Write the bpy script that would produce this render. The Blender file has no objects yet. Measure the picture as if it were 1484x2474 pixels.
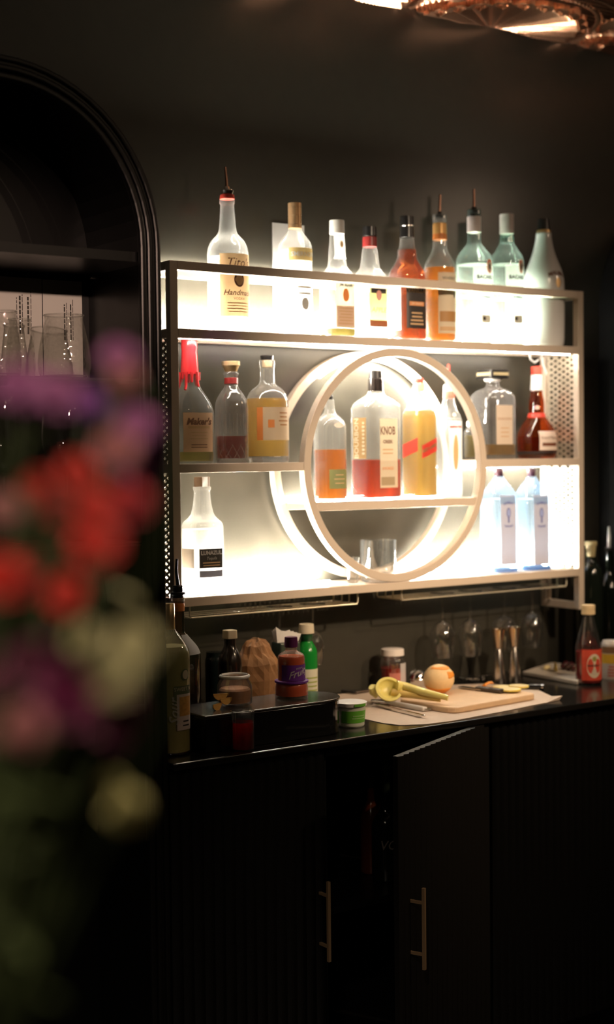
import bpy, math, random
import numpy as np
from mathutils import Vector, Matrix
random.seed(7)
C = bpy.context.scene.collection
SC = bpy.context.scene
PI = math.pi

# ------------------------------------------------------------------ camera
OFF = 1.19                                   # bottom of the wall shelf's datum above the floor
FPX = 3590.65                                # focal length in pixels of the 1484x2474 frame
CAM = np.array([-1.7581, -3.0357, 0.3739 + OFF])
YAW, PITCH, ROLL = 0.6149, -0.0396, -0.0108

def cam_axes():
    cy, sy, cp, sp = math.cos(YAW), math.sin(YAW), math.cos(PITCH), math.sin(PITCH)
    f = np.array([sy*cp, cy*cp, sp]); r = np.array([cy, -sy, 0.0]); u = np.cross(r, f)
    cr, sr = math.cos(ROLL), math.sin(ROLL)
    return r*cr + u*sr, u*cr - r*sr, f
RX, UX, FX = cam_axes()
cd = bpy.data.cameras.new('camera'); cam = bpy.data.objects.new('camera', cd); C.objects.link(cam)
M4 = Matrix(((RX[0], UX[0], -FX[0], CAM[0]), (RX[1], UX[1], -FX[1], CAM[1]), (RX[2], UX[2], -FX[2], CAM[2]), (0, 0, 0, 1)))
cam.matrix_world = M4
cd.sensor_fit = 'VERTICAL'; cd.sensor_height = 36.0; cd.sensor_width = 36.0*1484/2474
cd.lens = FPX/2474*36.0
cd.clip_start = 0.05; cd.clip_end = 50
cd.dof.use_dof = True; cd.dof.focus_distance = 3.32; cd.dof.aperture_fstop = 1.8
SC.camera = cam

# ------------------------------------------------------------------ world, exposure, lights
w = bpy.data.worlds.new('world'); SC.world = w; w.use_nodes = True
w.node_tree.nodes['Background'].inputs[0].default_value = (1.0, 0.8, 0.6, 1)
w.node_tree.nodes['Background'].inputs[1].default_value = 0.002
SC.view_settings.view_transform = 'Standard'; SC.view_settings.look = 'None'
SC.view_settings.exposure = 0.2; SC.view_settings.gamma = 1.0; SC.view_settings.use_curve_mapping = False
cy_ = SC.cycles
cy_.use_denoising = True
cy_.max_bounces = 12; cy_.diffuse_bounces = 3; cy_.glossy_bounces = 4
cy_.transmission_bounces = 8; cy_.transparent_max_bounces = 24
cy_.caustics_reflective = False; cy_.caustics_refractive = False
cy_.sample_clamp_indirect = 5.0; cy_.sample_clamp_direct = 0.0
cy_.blur_glossy = 0.3

def aim(o, tgt):
    d = Vector(tgt) - o.location
    o.rotation_euler = d.to_track_quat('-Z', 'Y').to_euler()

def spot(name, loc, tgt, power, color, size, radius=0.04, blend=0.8):
    l = bpy.data.lights.new(name, 'SPOT'); l.energy = power; l.color = color
    l.spot_size = math.radians(size); l.spot_blend = blend; l.shadow_soft_size = radius
    o = bpy.data.objects.new(name, l); C.objects.link(o); o.location = loc; aim(o, tgt); return o

def bulb(name, loc, power, color, radius=0.03):
    l = bpy.data.lights.new(name, 'POINT'); l.energy = power; l.color = color; l.shadow_soft_size = radius
    o = bpy.data.objects.new(name, l); C.objects.link(o); o.location = loc; return o

WARM = (1.0, 0.72, 0.46)
spot('ceiling_spot_shelf', (0.6, -2.6, 2.70), (0.80, -0.1, 1.56), 330, (1.0, 0.76, 0.54), 31, 0.05, 1.0)
spot('ceiling_spot_counter', (1.5, -2.3, 2.70), (0.75, -0.1, 0.98), 112, WARM, 36, 0.05, 1.0)
spot('ceiling_spot_bouquet', (-1.9, -2.9, 2.70), (-1.30, -2.15, 1.45), 95, (1.0, 0.80, 0.62), 50, 0.05, 0.9)
spot('cabinet_fill_spot', (-1.15, -4.5, 2.66), (-0.40, -0.05, 1.86), 380, (1.0, 0.66, 0.50), 9, 0.05, 0.9)  # added fill light, brightens the menu sheets and glasses in the niche
spot('ceiling_spot_doors', (-0.9, -3.4, 2.70), (0.30, -0.4, 0.50), 5.5, WARM, 20, 0.04, 0.9)  # added weak fill light that lifts the door handles
for i, (x, y) in enumerate([(0.1, -3.3), (1.0, -3.6), (2.2, -2.9), (-0.6, -3.9)]):
    bulb('ceiling_bulb', (x, y, 2.62), 4, WARM, 0.017)
bulb('copper_fill_light', (2.05, -1.0, 2.46), 5, (1.0, 0.70, 0.48), 0.06)  # unseen fill light added to bring out the copper ceiling relief

# ------------------------------------------------------------------ pixel <-> place
def _ray(px, py): return FX + RX*(px-742)/FPX - UX*(py-1237)/FPX
def onY(px, py, Y): d = _ray(px, py); return CAM + d*(Y-CAM[1])/d[1]
def onZ(px, py, Z): d = _ray(px, py); return CAM + d*(Z-CAM[2])/d[2]
def ppm(P): return FPX/float(np.dot(np.asarray(P, float)-CAM, FX))      # pixels per metre at P

# measures of the shelf
W, H, Z2, Z3, Z4, T, D = 1.3644, 0.8282+OFF, 0.670+OFF, 0.3512+OFF, 0.0336+OFF, 0.0212, 0.1558
RCX, RCZ, RR, ZB = 0.6826, 0.3395+OFF, 0.305, -0.0854+OFF
ZR = float(onY(790, 1214, 0)[2])             # shelf inside the ring
ZC = 0.92                                    # counter top
YW = D + 0.012                               # face of the back wall
CEIL = 1.575 + OFF

# ------------------------------------------------------------------ materials
_M = {}
def mat(name, col, rough=0.5, metal=0.0, bump=0.0, bscale=60, var=0.0, spec=None, coat=0.0, transl=0.0):
    if name in _M: return _M[name]
    m = bpy.data.materials.new(name); m.use_nodes = True; nt = m.node_tree; b = nt.nodes['Principled BSDF']
    b.inputs['Base Color'].default_value = (*col, 1); b.inputs['Roughness'].default_value = rough
    b.inputs['Metallic'].default_value = metal
    if spec is not None: b.inputs['Specular IOR Level'].default_value = spec
    b.inputs['Coat Weight'].default_value = coat
    if bump or var:
        tc = nt.nodes.new('ShaderNodeTexCoord'); n = nt.nodes.new('ShaderNodeTexNoise')
        n.inputs['Scale'].default_value = bscale; n.inputs['Detail'].default_value = 4
        nt.links.new(tc.outputs['Object'], n.inputs['Vector'])
        if bump:
            bp = nt.nodes.new('ShaderNodeBump'); bp.inputs['Strength'].default_value = bump; bp.inputs['Distance'].default_value = 0.002
            nt.links.new(n.outputs['Fac'], bp.inputs['Height']); nt.links.new(bp.outputs['Normal'], b.inputs['Normal'])
        if var:
            mx = nt.nodes.new('ShaderNodeMix'); mx.data_type = 'RGBA'
            mx.inputs[6].default_value = (*[c*(1-var) for c in col], 1); mx.inputs[7].default_value = (*[min(1, c*(1+var)) for c in col], 1)
            nt.links.new(n.outputs['Fac'], mx.inputs[0]); nt.links.new(mx.outputs[2], b.inputs['Base Color'])
    if transl:
        out = nt.nodes['Material Output']; tr = nt.nodes.new('ShaderNodeBsdfTranslucent'); tr.inputs[0].default_value = (*col, 1)
        ms = nt.nodes.new('ShaderNodeMixShader'); ms.inputs[0].default_value = transl
        nt.links.new(b.outputs[0], ms.inputs[1]); nt.links.new(tr.outputs[0], ms.inputs[2]); nt.links.new(ms.outputs[0], out.inputs[0])
    _M[name] = m; return m

def thin_glass(name, tint=(0.985, 0.99, 0.985), edge=(0.78, 0.79, 0.76), gloss=0.9, rough=0.02, bump=0.0, bscale=40, haze=0.10, hcol=(0.90, 0.88, 0.84), base=0.06):
    """glass wall a few millimetres thick: passes light straight, mirrors at the rim, darker seen edge-on"""
    if name in _M: return _M[name]
    m = bpy.data.materials.new(name); m.use_nodes = True; nt = m.node_tree; nt.nodes.clear()
    out = nt.nodes.new('ShaderNodeOutputMaterial'); t = nt.nodes.new('ShaderNodeBsdfTransparent'); g = nt.nodes.new('ShaderNodeBsdfGlossy')
    g.inputs['Roughness'].default_value = rough; g.inputs[0].default_value = (gloss, gloss, gloss, 1)
    fa = nt.nodes.new('ShaderNodeLayerWeight'); fa.inputs[0].default_value = 0.5
    pw = nt.nodes.new('ShaderNodeMath'); pw.operation = 'POWER'; pw.inputs[1].default_value = 5.0; nt.links.new(fa.outputs['Facing'], pw.inputs[0])
    fr = nt.nodes.new('ShaderNodeMath'); fr.operation = 'MULTIPLY_ADD'; fr.inputs[1].default_value = 0.90; fr.inputs[2].default_value = base; nt.links.new(pw.outputs[0], fr.inputs[0])
    lw = nt.nodes.new('ShaderNodeLayerWeight'); lw.inputs[0].default_value = 0.28
    mc = nt.nodes.new('ShaderNodeMix'); mc.data_type = 'RGBA'; mc.inputs[6].default_value = (*tint, 1); mc.inputs[7].default_value = (*edge, 1)
    nt.links.new(lw.outputs['Facing'], mc.inputs[0]); nt.links.new(mc.outputs[2], t.inputs[0])
    mx = nt.nodes.new('ShaderNodeMixShader'); nt.links.new(fr.outputs[0], mx.inputs[0])
    nt.links.new(t.outputs[0], mx.inputs[1]); nt.links.new(g.outputs[0], mx.inputs[2])
    df = nt.nodes.new('ShaderNodeBsdfTranslucent'); df.inputs[0].default_value = (*hcol, 1); d2 = nt.nodes.new('ShaderNodeBsdfDiffuse'); d2.inputs[0].default_value = (*hcol, 1)  # pale diffuse share stands in for strip light scattered in the glass
    md = nt.nodes.new('ShaderNodeMixShader'); md.inputs[0].default_value = 0.5; nt.links.new(df.outputs[0], md.inputs[1]); nt.links.new(d2.outputs[0], md.inputs[2])
    mh = nt.nodes.new('ShaderNodeMixShader'); mr = nt.nodes.new('ShaderNodeMapRange'); mr.inputs[3].default_value = haze*0.5; mr.inputs[4].default_value = min(1, haze*3.0)
    nt.links.new(lw.outputs['Facing'], mr.inputs[0]); nt.links.new(mr.outputs[0], mh.inputs[0])
    nt.links.new(mx.outputs[0], mh.inputs[1]); nt.links.new(md.outputs[0], mh.inputs[2]); nt.links.new(mh.outputs[0], out.inputs[0])
    if bump:
        tc = nt.nodes.new('ShaderNodeTexCoord'); n = nt.nodes.new('ShaderNodeTexVoronoi'); n.inputs['Scale'].default_value = bscale
        nt.links.new(tc.outputs['Object'], n.inputs['Vector'])
        bp = nt.nodes.new('ShaderNodeBump'); bp.inputs['Strength'].default_value = bump; bp.inputs['Distance'].default_value = 0.003
        nt.links.new(n.outputs['Distance'], bp.inputs['Height'])
        for k in (fa, lw, g): nt.links.new(bp.outputs['Normal'], k.inputs['Normal'])
    _M[name] = m; return m

def liquid(name, col, ior=1.33, rough=0.0, haze=0.33):
    if name in _M: return _M[name]
    m = bpy.data.materials.new(name); m.use_nodes = True; b = m.node_tree.nodes['Principled BSDF']
    b.inputs['Base Color'].default_value = (*col, 1); b.inputs['Roughness'].default_value = rough
    b.inputs['Transmission Weight'].default_value = 1.0; b.inputs['IOR'].default_value = ior
    if haze:
        nt = m.node_tree; out = nt.nodes['Material Output']; tr = nt.nodes.new('ShaderNodeBsdfTranslucent'); tr.inputs[0].default_value = (*col, 1)
        ms = nt.nodes.new('ShaderNodeMixShader'); ms.inputs[0].default_value = haze
        nt.links.new(b.outputs[0], ms.inputs[1]); nt.links.new(tr.outputs[0], ms.inputs[2]); nt.links.new(ms.outputs[0], out.inputs[0])
    _M[name] = m; return m

def emit(name, col, strength):
    if name in _M: return _M[name]
    m = bpy.data.materials.new(name); m.use_nodes = True; nt = m.node_tree; nt.nodes.clear()
    o = nt.nodes.new('ShaderNodeOutputMaterial'); e = nt.nodes.new('ShaderNodeEmission')
    e.inputs[0].default_value = (*col, 1); e.inputs[1].default_value = strength
    nt.links.new(e.outputs[0], o.inputs[0]); _M[name] = m; return m

WALLM = mat('grey_black_wall_paint', (0.036, 0.033, 0.025), 0.30, bump=0.05, bscale=25, var=0.12, spec=0.3)
BLACKP = mat('black_cabinet_paint', (0.006, 0.006, 0.006), 0.32, bump=0.08, bscale=40, spec=0.35)
BLACKC = mat('black_counter_lacquer', (0.010, 0.009, 0.008), 0.16, bump=0.02, bscale=10, spec=0.5)
FRAME = mat('champagne_painted_metal', (0.64, 0.53, 0.42), 0.42, metal=0.12, bump=0.03, bscale=90)
BRASS = mat('brass', (0.52, 0.35, 0.20), 0.5, metal=0.6)
STEEL = mat('stainless_steel', (0.72, 0.70, 0.67), 0.16, metal=1.0)
CHROME = mat('chrome', (0.85, 0.83, 0.80), 0.05, metal=1.0)
COPPER = mat('copper', (0.72, 0.36, 0.22), 0.27, metal=1.0)
COPPERS = mat('copper_spout', (0.62, 0.34, 0.24), 0.25, metal=1.0)
BLACKPL = mat('black_plastic', (0.012, 0.011, 0.011), 0.3)
WHITEPL = mat('white_plastic', (0.80, 0.78, 0.74), 0.35)
CREAMPL = mat('cream_plastic', (0.72, 0.64, 0.42), 0.4)
PAPER = mat('white_paper', (0.74, 0.72, 0.68), 0.8, bump=0.05, bscale=30, transl=0.15)
INK = mat('dark_ink', (0.03, 0.025, 0.02), 0.7)
RED = mat('red_print', (0.62, 0.05, 0.03), 0.45)
CLEAR = thin_glass('clear_glass', haze=0.12)
GREENISH = thin_glass('green_tinted_glass', (0.86, 0.95, 0.91), (0.35, 0.55, 0.48), haze=0.08, hcol=(0.80, 0.93, 0.88))
BLUEGL = thin_glass('pale_blue_glass', (0.80, 0.90, 0.97), (0.25, 0.50, 0.85), hcol=(0.62, 0.80, 1.0))
WINE = thin_glass('wine_glass_crystal', haze=0.012, edge=(0.50, 0.51, 0.49), gloss=1.0, base=0.15)
LED = emit('led_strip_light', (1.0, 0.93, 0.80), 1650.0)
LEDS = emit('led_strip_soft', (1.0, 0.93, 0.80), 420.0)
L_CLEAR = thin_glass('clear_spirit', (0.99, 0.99, 0.985), (0.92, 0.93, 0.92), 0.4, haze=0.16)
AMBER = liquid('amber_spirit', (0.92, 0.36, 0.06))
DAMBER = liquid('dark_amber_spirit', (0.70, 0.15, 0.03))
GOLDL = liquid('golden_spirit', (0.98, 0.66, 0.20))
PALEL = liquid('pale_yellow_spirit', (0.95, 0.82, 0.30))
REDL = liquid('red_spirit', (0.92, 0.14, 0.04))
PLUML = liquid('plum_amber_spirit', (0.72, 0.24, 0.20))

# ------------------------------------------------------------------ mesh helpers
class MB:
    def __init__(s): s.v = []; s.f = []
    def add(s, v, f):
        n = len(s.v); s.v += [tuple(map(float, p)) for p in v]; s.f += [tuple(i+n for i in q) for q in f]; return s
    def box(s, a, b):
        (x0, y0, z0), (x1, y1, z1) = a, b
        return s.add([(x0, y0, z0), (x1, y0, z0), (x1, y1, z0), (x0, y1, z0), (x0, y0, z1), (x1, y0, z1), (x1, y1, z1), (x0, y1, z1)],
                     [(0, 3, 2, 1), (4, 5, 6, 7), (0, 1, 5, 4), (1, 2, 6, 5), (2, 3, 7, 6), (3, 0, 4, 7)])
    def bar(s, p, q, wd, th, up=(0, 0, 1)):
        p, q = Vector(p), Vector(q); d = (q-p).normalized(); u = Vector(up); a = d.cross(u)
        if a.length < 1e-6: a = d.cross(Vector((1, 0, 0)))
        a.normalize(); b = a.cross(d)
        v = [e + a*i*wd/2 + b*j*th/2 for e in (p, q) for i, j in ((-1, -1), (1, -1), (1, 1), (-1, 1))]
        return s.add(v, [(0, 1, 2, 3), (7, 6, 5, 4), (0, 4, 5, 1), (1, 5, 6, 2), (2, 6, 7, 3), (3, 7, 4, 0)])
    def tube(s, pts, r, n=10, caps=True):
        pts = [Vector(p) for p in pts]; rs = r if isinstance(r, (list, tuple)) else [r]*len(pts)
        rings = []; a = None
        for i, p in enumerate(pts):
            d = (pts[min(i+1, len(pts)-1)] - pts[max(i-1, 0)]).normalized()
            if a is None:
                a = d.cross(Vector((0, 0, 1)));
                if a.length < 1e-3: a = d.cross(Vector((1, 0, 0)))
            a = (a - d*a.dot(d)).normalized(); b = d.cross(a)
            rings.append([p + (a*math.cos(t)+b*math.sin(t))*rs[i] for t in [2*PI*k/n for k in range(n)]])
        v = [q for rg in rings for q in rg]; f = []
        for i in range(len(pts)-1):
            for k in range(n): f.append((i*n+k, i*n+(k+1) % n, (i+1)*n+(k+1) % n, (i+1)*n+k))
        if caps: f.append(tuple(range(n-1, -1, -1))); f.append(tuple((len(pts)-1)*n+k for k in range(n)))
        return s.add(v, f)
    def build(s, name, m, parent=None, smooth=False, bevel=0.0, loc=None):
        me = bpy.data.meshes.new(name); me.from_pydata(s.v, [], s.f); me.materials.append(m)
        if smooth:
            me.polygons.foreach_set('use_smooth', [True]*len(me.polygons))
            try: me.set_sharp_from_angle(angle=math.radians(38))
            except Exception: pass
        me.update()
        o = bpy.data.objects.new(name, me); C.objects.link(o)
        if parent is not None: o.parent = parent
        if loc is not None: o.location = loc
        if bevel:
            b = o.modifiers.new('bevel', 'BEVEL'); b.width = bevel; b.segments = 2; b.limit_method = 'ANGLE'
        return o

def tag(o, label=None, cat=None, group=None, kind=None):
    if label: o['label'] = label
    if cat: o['category'] = cat
    if group: o['group'] = group
    if kind: o['kind'] = kind
    return o

def thing(name, label, cat, loc=(0, 0, 0), group=None, rz=0.0):
    o = bpy.data.objects.new(name, None); C.objects.link(o); o.location = loc; o.rotation_euler = (0, 0, rz); o.empty_display_size = 0.05
    return tag(o, label, cat, group)

def prism(poly, z0, z1):
    n = len(poly); v = [(x, y, z0) for x, y in poly] + [(x, y, z1) for x, y in poly]
    f = [tuple(range(n-1, -1, -1)), tuple(range(n, 2*n))] + [(i, (i+1) % n, n+(i+1) % n, n+i) for i in range(n)]
    return MB().add(v, f)

def struct(name, mb, m, label=None, **k):
    o = mb.build(name, m, **k); o['kind'] = 'structure'
    return o

_TXT = {}
def text_geo(s, size, shear=0.0, bold=0.0):
    key = (s, size, shear, bold)
    if key in _TXT: return _TXT[key]
    cu = bpy.data.curves.new('t', 'FONT'); cu.body = s; cu.size = size; cu.shear = shear; cu.offset = bold
    cu.align_x = 'CENTER'; cu.align_y = 'CENTER'; cu.resolution_u = 2
    o = bpy.data.objects.new('t', cu); C.objects.link(o); bpy.context.view_layer.update()
    dg = bpy.context.evaluated_depsgraph_get(); me = o.evaluated_get(dg).to_mesh()
    v = [(p.co.x, p.co.y) for p in me.vertices]; f = [tuple(q.vertices) for q in me.polygons]
    o.evaluated_get(dg).to_mesh_clear(); bpy.data.objects.remove(o); bpy.data.curves.remove(cu)
    _TXT[key] = (v, f); return v, f

# ------------------------------------------------------------------ lofted vessels
def smooth_profile(pr, k=4):
    """pr: list of (z, r); doubled points stay sharp"""
    out = []
    n = len(pr)
    for i in range(n-1):
        p1, p2 = pr[i], pr[i+1]
        if abs(p1[0]-p2[0]) < 1e-7 and abs(p1[1]-p2[1]) < 1e-7: continue
        p0 = pr[i-1] if i > 0 else p1; p3 = pr[i+2] if i+2 < n else p2
        for j in range(k):
            t = j/k
            m1 = [(p2[c]-p0[c])/2 for c in (0, 1)]; m2 = [(p3[c]-p1[c])/2 for c in (0, 1)]
            for m in (m1, m2):
                for c in (0, 1):
                    dlt = p2[c]-p1[c]
                    if dlt*m[c] <= 0: m[c] = 0
                    elif abs(m[c]) > 2.2*abs(dlt): m[c] = 2.2*dlt
            h = (2*t**3-3*t*t+1, t**3-2*t*t+t, -2*t**3+3*t*t, t**3-t*t)
            out.append(tuple(h[0]*p1[c]+h[1]*m1[c]+h[2]*p2[c]+h[3]*m2[c] for c in (0, 1)))
    out.append(pr[-1]); return out

def section(r, asp, n, seg, rnd=False):
    pts = []
    for k in range(seg):
        a = 2*PI*(k+0.5)/seg; c, s = math.cos(a), math.sin(a)
        pts.append((r*math.copysign(abs(c)**(2/n), c), r*asp*math.copysign(abs(s)**(2/n), s)))
    return pts

def loft(levels, seg=40, top=True, bottom=True):
    """levels: (z, rx, aspect, exponent)"""
    v = []; f = []
    for (z, r, asp, n) in levels: v += [(x, y, z) for x, y in section(max(r, 1e-4), asp, n, seg)]
    for i in range(len(levels)-1):
        for k in range(seg): f.append((i*seg+k, i*seg+(k+1) % seg, (i+1)*seg+(k+1) % seg, (i+1)*seg+k))
    if bottom: f.append(tuple(range(seg-1, -1, -1)))
    if top: f.append(tuple((len(levels)-1)*seg+k for k in range(seg)))
    return MB().add(v, f)

class Vessel:
    """a bottle measured in the photo's pixels: rows (y_px, half_width_px) from the base upward"""
    def __init__(s, name, label, cat, px, Y, base, rows, gl=CLEAR, group=None, rot=0.0, n=2.0, asp=1.0, wf=1.0, body_top=None, part='glass_body', top_open=True, seg=40):
        if isinstance(base, (int, float)):
            s.z0 = base
        s.px = px; s.Y = Y
        p = onY(px, rows[len(rows)//2][0], Y); s.x = float(p[0]); s.k = ppm(p)
        s.root = thing(name, label, cat, (s.x, Y, s.z0), group, rot)
        s.rot = rot; s.n = n; s.asp = asp; s.wf = wf
        hm = max(h for _, h in rows); phi = math.atan2(s.x-CAM[0], Y-CAM[1]) - rot
        def rr(hw):
            t = min(1, max(0, (hw/hm-0.45)/0.4)); t = t*t*(3-2*t); a = 1+(asp-1)*t; q = 2+(n-2)*t; m = q/(q-1)
            return hw/s.k/((abs(math.cos(phi))**m + (a*abs(math.sin(phi)))**m)**(1/m))
        pr = [(0.0, rr(rows[0][1])*0.93), (0.004, rr(rows[0][1]))]
        for (yp, hw) in rows[1:]: pr.append((s.z(yp), rr(hw)))
        s.pr = smooth_profile(pr); s.rmax = max(r for _, r in pr)
        s.neck = None
        lv = []
        for z, r in s.pr: lv.append((z, r, *s.shape(r)))
        s.lv = lv
        s.body = loft(lv, seg, top=not top_open).build(part, gl, s.root, smooth=True)
    def z(s, yp): return float(onY(s.px, yp, s.Y)[2]) - s.z0
    def shape(s, r):
        t = min(1, max(0, (r/s.rmax-0.45)/0.4)); t = t*t*(3-2*t)
        return (1+(s.asp-1)*t, 2+(s.n-2)*t)
    def rad(s, z):
        for (z0, r0), (z1, r1) in zip(s.pr, s.pr[1:]):
            if z0 <= z <= z1: return r0 + (r1-r0)*(z-z0)/max(1e-9, z1-z0)
        return s.pr[-1][1] if z > 0 else s.pr[0][1]
    def liq(s, ytop, m, zb=0.006, name='liquid', gap=0.0012):
        zt = s.z(ytop) if ytop > 50 else ytop
        zs = [zb] + [z for z, _ in s.pr if zb+0.003 < z < zt-0.002] + [zt]
        lv = []
        for z in zs:
            r = s.rad(z)-gap; a, n = s.shape(s.rad(z)); lv.append((z, r, a, n))
        return loft(lv, 40).build(name, m, s.root, smooth=True)
    def sleeve(s, y0, y1, hw0, hw1, m, name='cap', n=2.0, asp=1.0, rings=0, lab=None, bev=0.0008):
        """y0 lower, y1 upper"""
        z0, z1 = s.z(y0), s.z(y1); r0, r1 = hw0/s.k/s.wf, hw1/s.k/s.wf
        lv = [(z0, r0*0.96, asp, n), (z0+bev, r0, asp, n)]
        if rings:
            for i in range(rings):
                zz = z0+(z1-z0)*(i+0.5)/rings; rr = r0+(r1-r0)*(i+0.5)/rings
                lv += [(zz-0.0008, rr, asp, n), (zz-0.0004, rr*0.94, asp, n), (zz+0.0004, rr*0.94, asp, n), (zz+0.0008, rr, asp, n)]
        lv += [(z1-bev, r1, asp, n), (z1, r1*0.95, asp, n)]
        o = loft(lv, 32).build(name, m, s.root, smooth=True)
        if lab: o['label'] = lab
        return o
    def surf(s, u, z, off, face=0, flat=False):
        """u metres along the front (-y) measured from the middle, z height"""
        r = s.rad(z); a, n = s.shape(r)
        if n < 2.3:
            t = u/max(r, 1e-4) + face; p = ((r+off)*math.sin(t), -(r*a+off)*math.cos(t))
            return (p[0], p[1], z)
        if face == 0:
            x = max(-r*0.97, min(r*0.97, u)); y = -r*a*(1-abs(x/r)**n)**(1/n) - off; return (x, y, z)
        x = max(-r*a*0.97, min(r*a*0.97, u)); y = r*(1-abs(x/(r*a))**n)**(1/n) + off
        return (-y, -x, z)
    def patch(s, y0, y1, w, m, name='label', face=0, off=0.0005, u0=0.0, tilt=0.0, parent=None, shape=None, nu=18, nv=6):
        z0, z1 = s.z(y0), s.z(y1); mb = MB(); v = []; f = []
        if shape == 'oval':
            cz, hz = (z0+z1)/2, (z1-z0)/2; K = 28
            v.append(s.surf(u0, cz, off, face))
            for k in range(K): v.append(s.surf(u0+w/2*math.cos(2*PI*k/K), cz+hz*math.sin(2*PI*k/K), off, face))
            f = [(0, k+1, (k+1) % K+1) for k in range(K)]
        else:
            for j in range(nv+1):
                for i in range(nu+1):
                    u = -w/2+w*i/nu; v.append(s.surf(u0+u, z0+(z1-z0)*j/nv+tilt*u, off, face))
            for j in range(nv):
                for i in range(nu): a = j*(nu+1)+i; f.append((a, a+1, a+nu+2, a+nu+1))
        o = mb.add(v, f).build(name, m, parent or s.root, smooth=True); return o
    def text(s, txt, yc, size, m, face=0, off=0.0010, u0=0.0, shear=0.0, bold=0.0, vert=False, parent=None, arc=0.0, tilt=0.0, name='lettering', sx=1.0):
        v, f = text_geo(txt, size, shear, bold); zc = s.z(yc); out = []
        for (a, b) in v:
            a *= sx
            if vert: a, b = -b, a
            out.append(s.surf(u0+a, zc+b-arc*a*a+tilt*a, off, face))
        return MB().add(out, f).build(name, m, parent or s.root)
    def lines(s, y0, y1, w, n, m, face=0, u0=0.0, parent=None, frac=0.35, off=0.0009, name='small_print'):
        mb = MB(); z0, z1 = s.z(y0), s.z(y1)
        for i in range(n):
            zc = z0+(z1-z0)*(i+0.5)/n; h = abs(z1-z0)/n*frac; ww = w*(0.7+0.3*random.random()); v = []
            for z in (zc-h/2, zc+h/2):
                for k in range(7): v.append(s.surf(u0-ww/2+ww*k/6, z, off, face))
            mb.add(v, [(k, k+1, k+8, k+7) for k in range(6)])
        return mb.build(name, m, parent or s.root)
    def spout(s, y0, y1, m=COPPERS, collar=BLACKPL, hw=15, tilt=0.0, cy0=None):
        k = s.k; z0, z1 = s.z(y0), s.z(y1)
        cl = loft([(z0-0.004, hw*0.8/k, 1, 2), (z0, hw/k, 1, 2), (z0+0.004, hw/k, 1, 2), (z0+0.006, hw*0.55/k, 1, 2), (z0+0.012, hw*0.42/k, 1, 2)], 24).build('pourer', collar, s.root, smooth=True)
        MB().tube([(0, 0, z0+0.006), (tilt*0.3, 0, z0+0.4*(z1-z0)), (tilt, 0, z1)], [0.0042, 0.0036, 0.0030], 12).build('spout', m, cl, smooth=True)
        return cl

# ================================================================== SETTING
struct('wall_back', MB().box((-3.2, YW, 0), (3.6, YW+0.12, 2.95)), WALLM)
struct('wall_left', MB().box((-3.32, -6.1, 0), (-3.2, YW+0.12, 2.95)), WALLM)
struct('wall_right', MB().box((3.6, -6.1, 0), (3.72, YW+0.12, 2.95)), WALLM)
struct('wall_front', MB().box((-3.32, -6.22, 0), (3.72, -6.1, 2.95)), WALLM)
struct('floor', MB().box((-3.32, -6.22, -0.1), (3.72, YW+0.12, 0)), mat('dark_wood_floor', (0.03, 0.02, 0.014), 0.4, var=0.3, bscale=8))
struct('ceiling', MB().box((-3.32, -6.22, 2.81), (3.72, YW+0.12, 2.95)), mat('dark_ceiling_paint', (0.05, 0.035, 0.025), 0.6))

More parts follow.
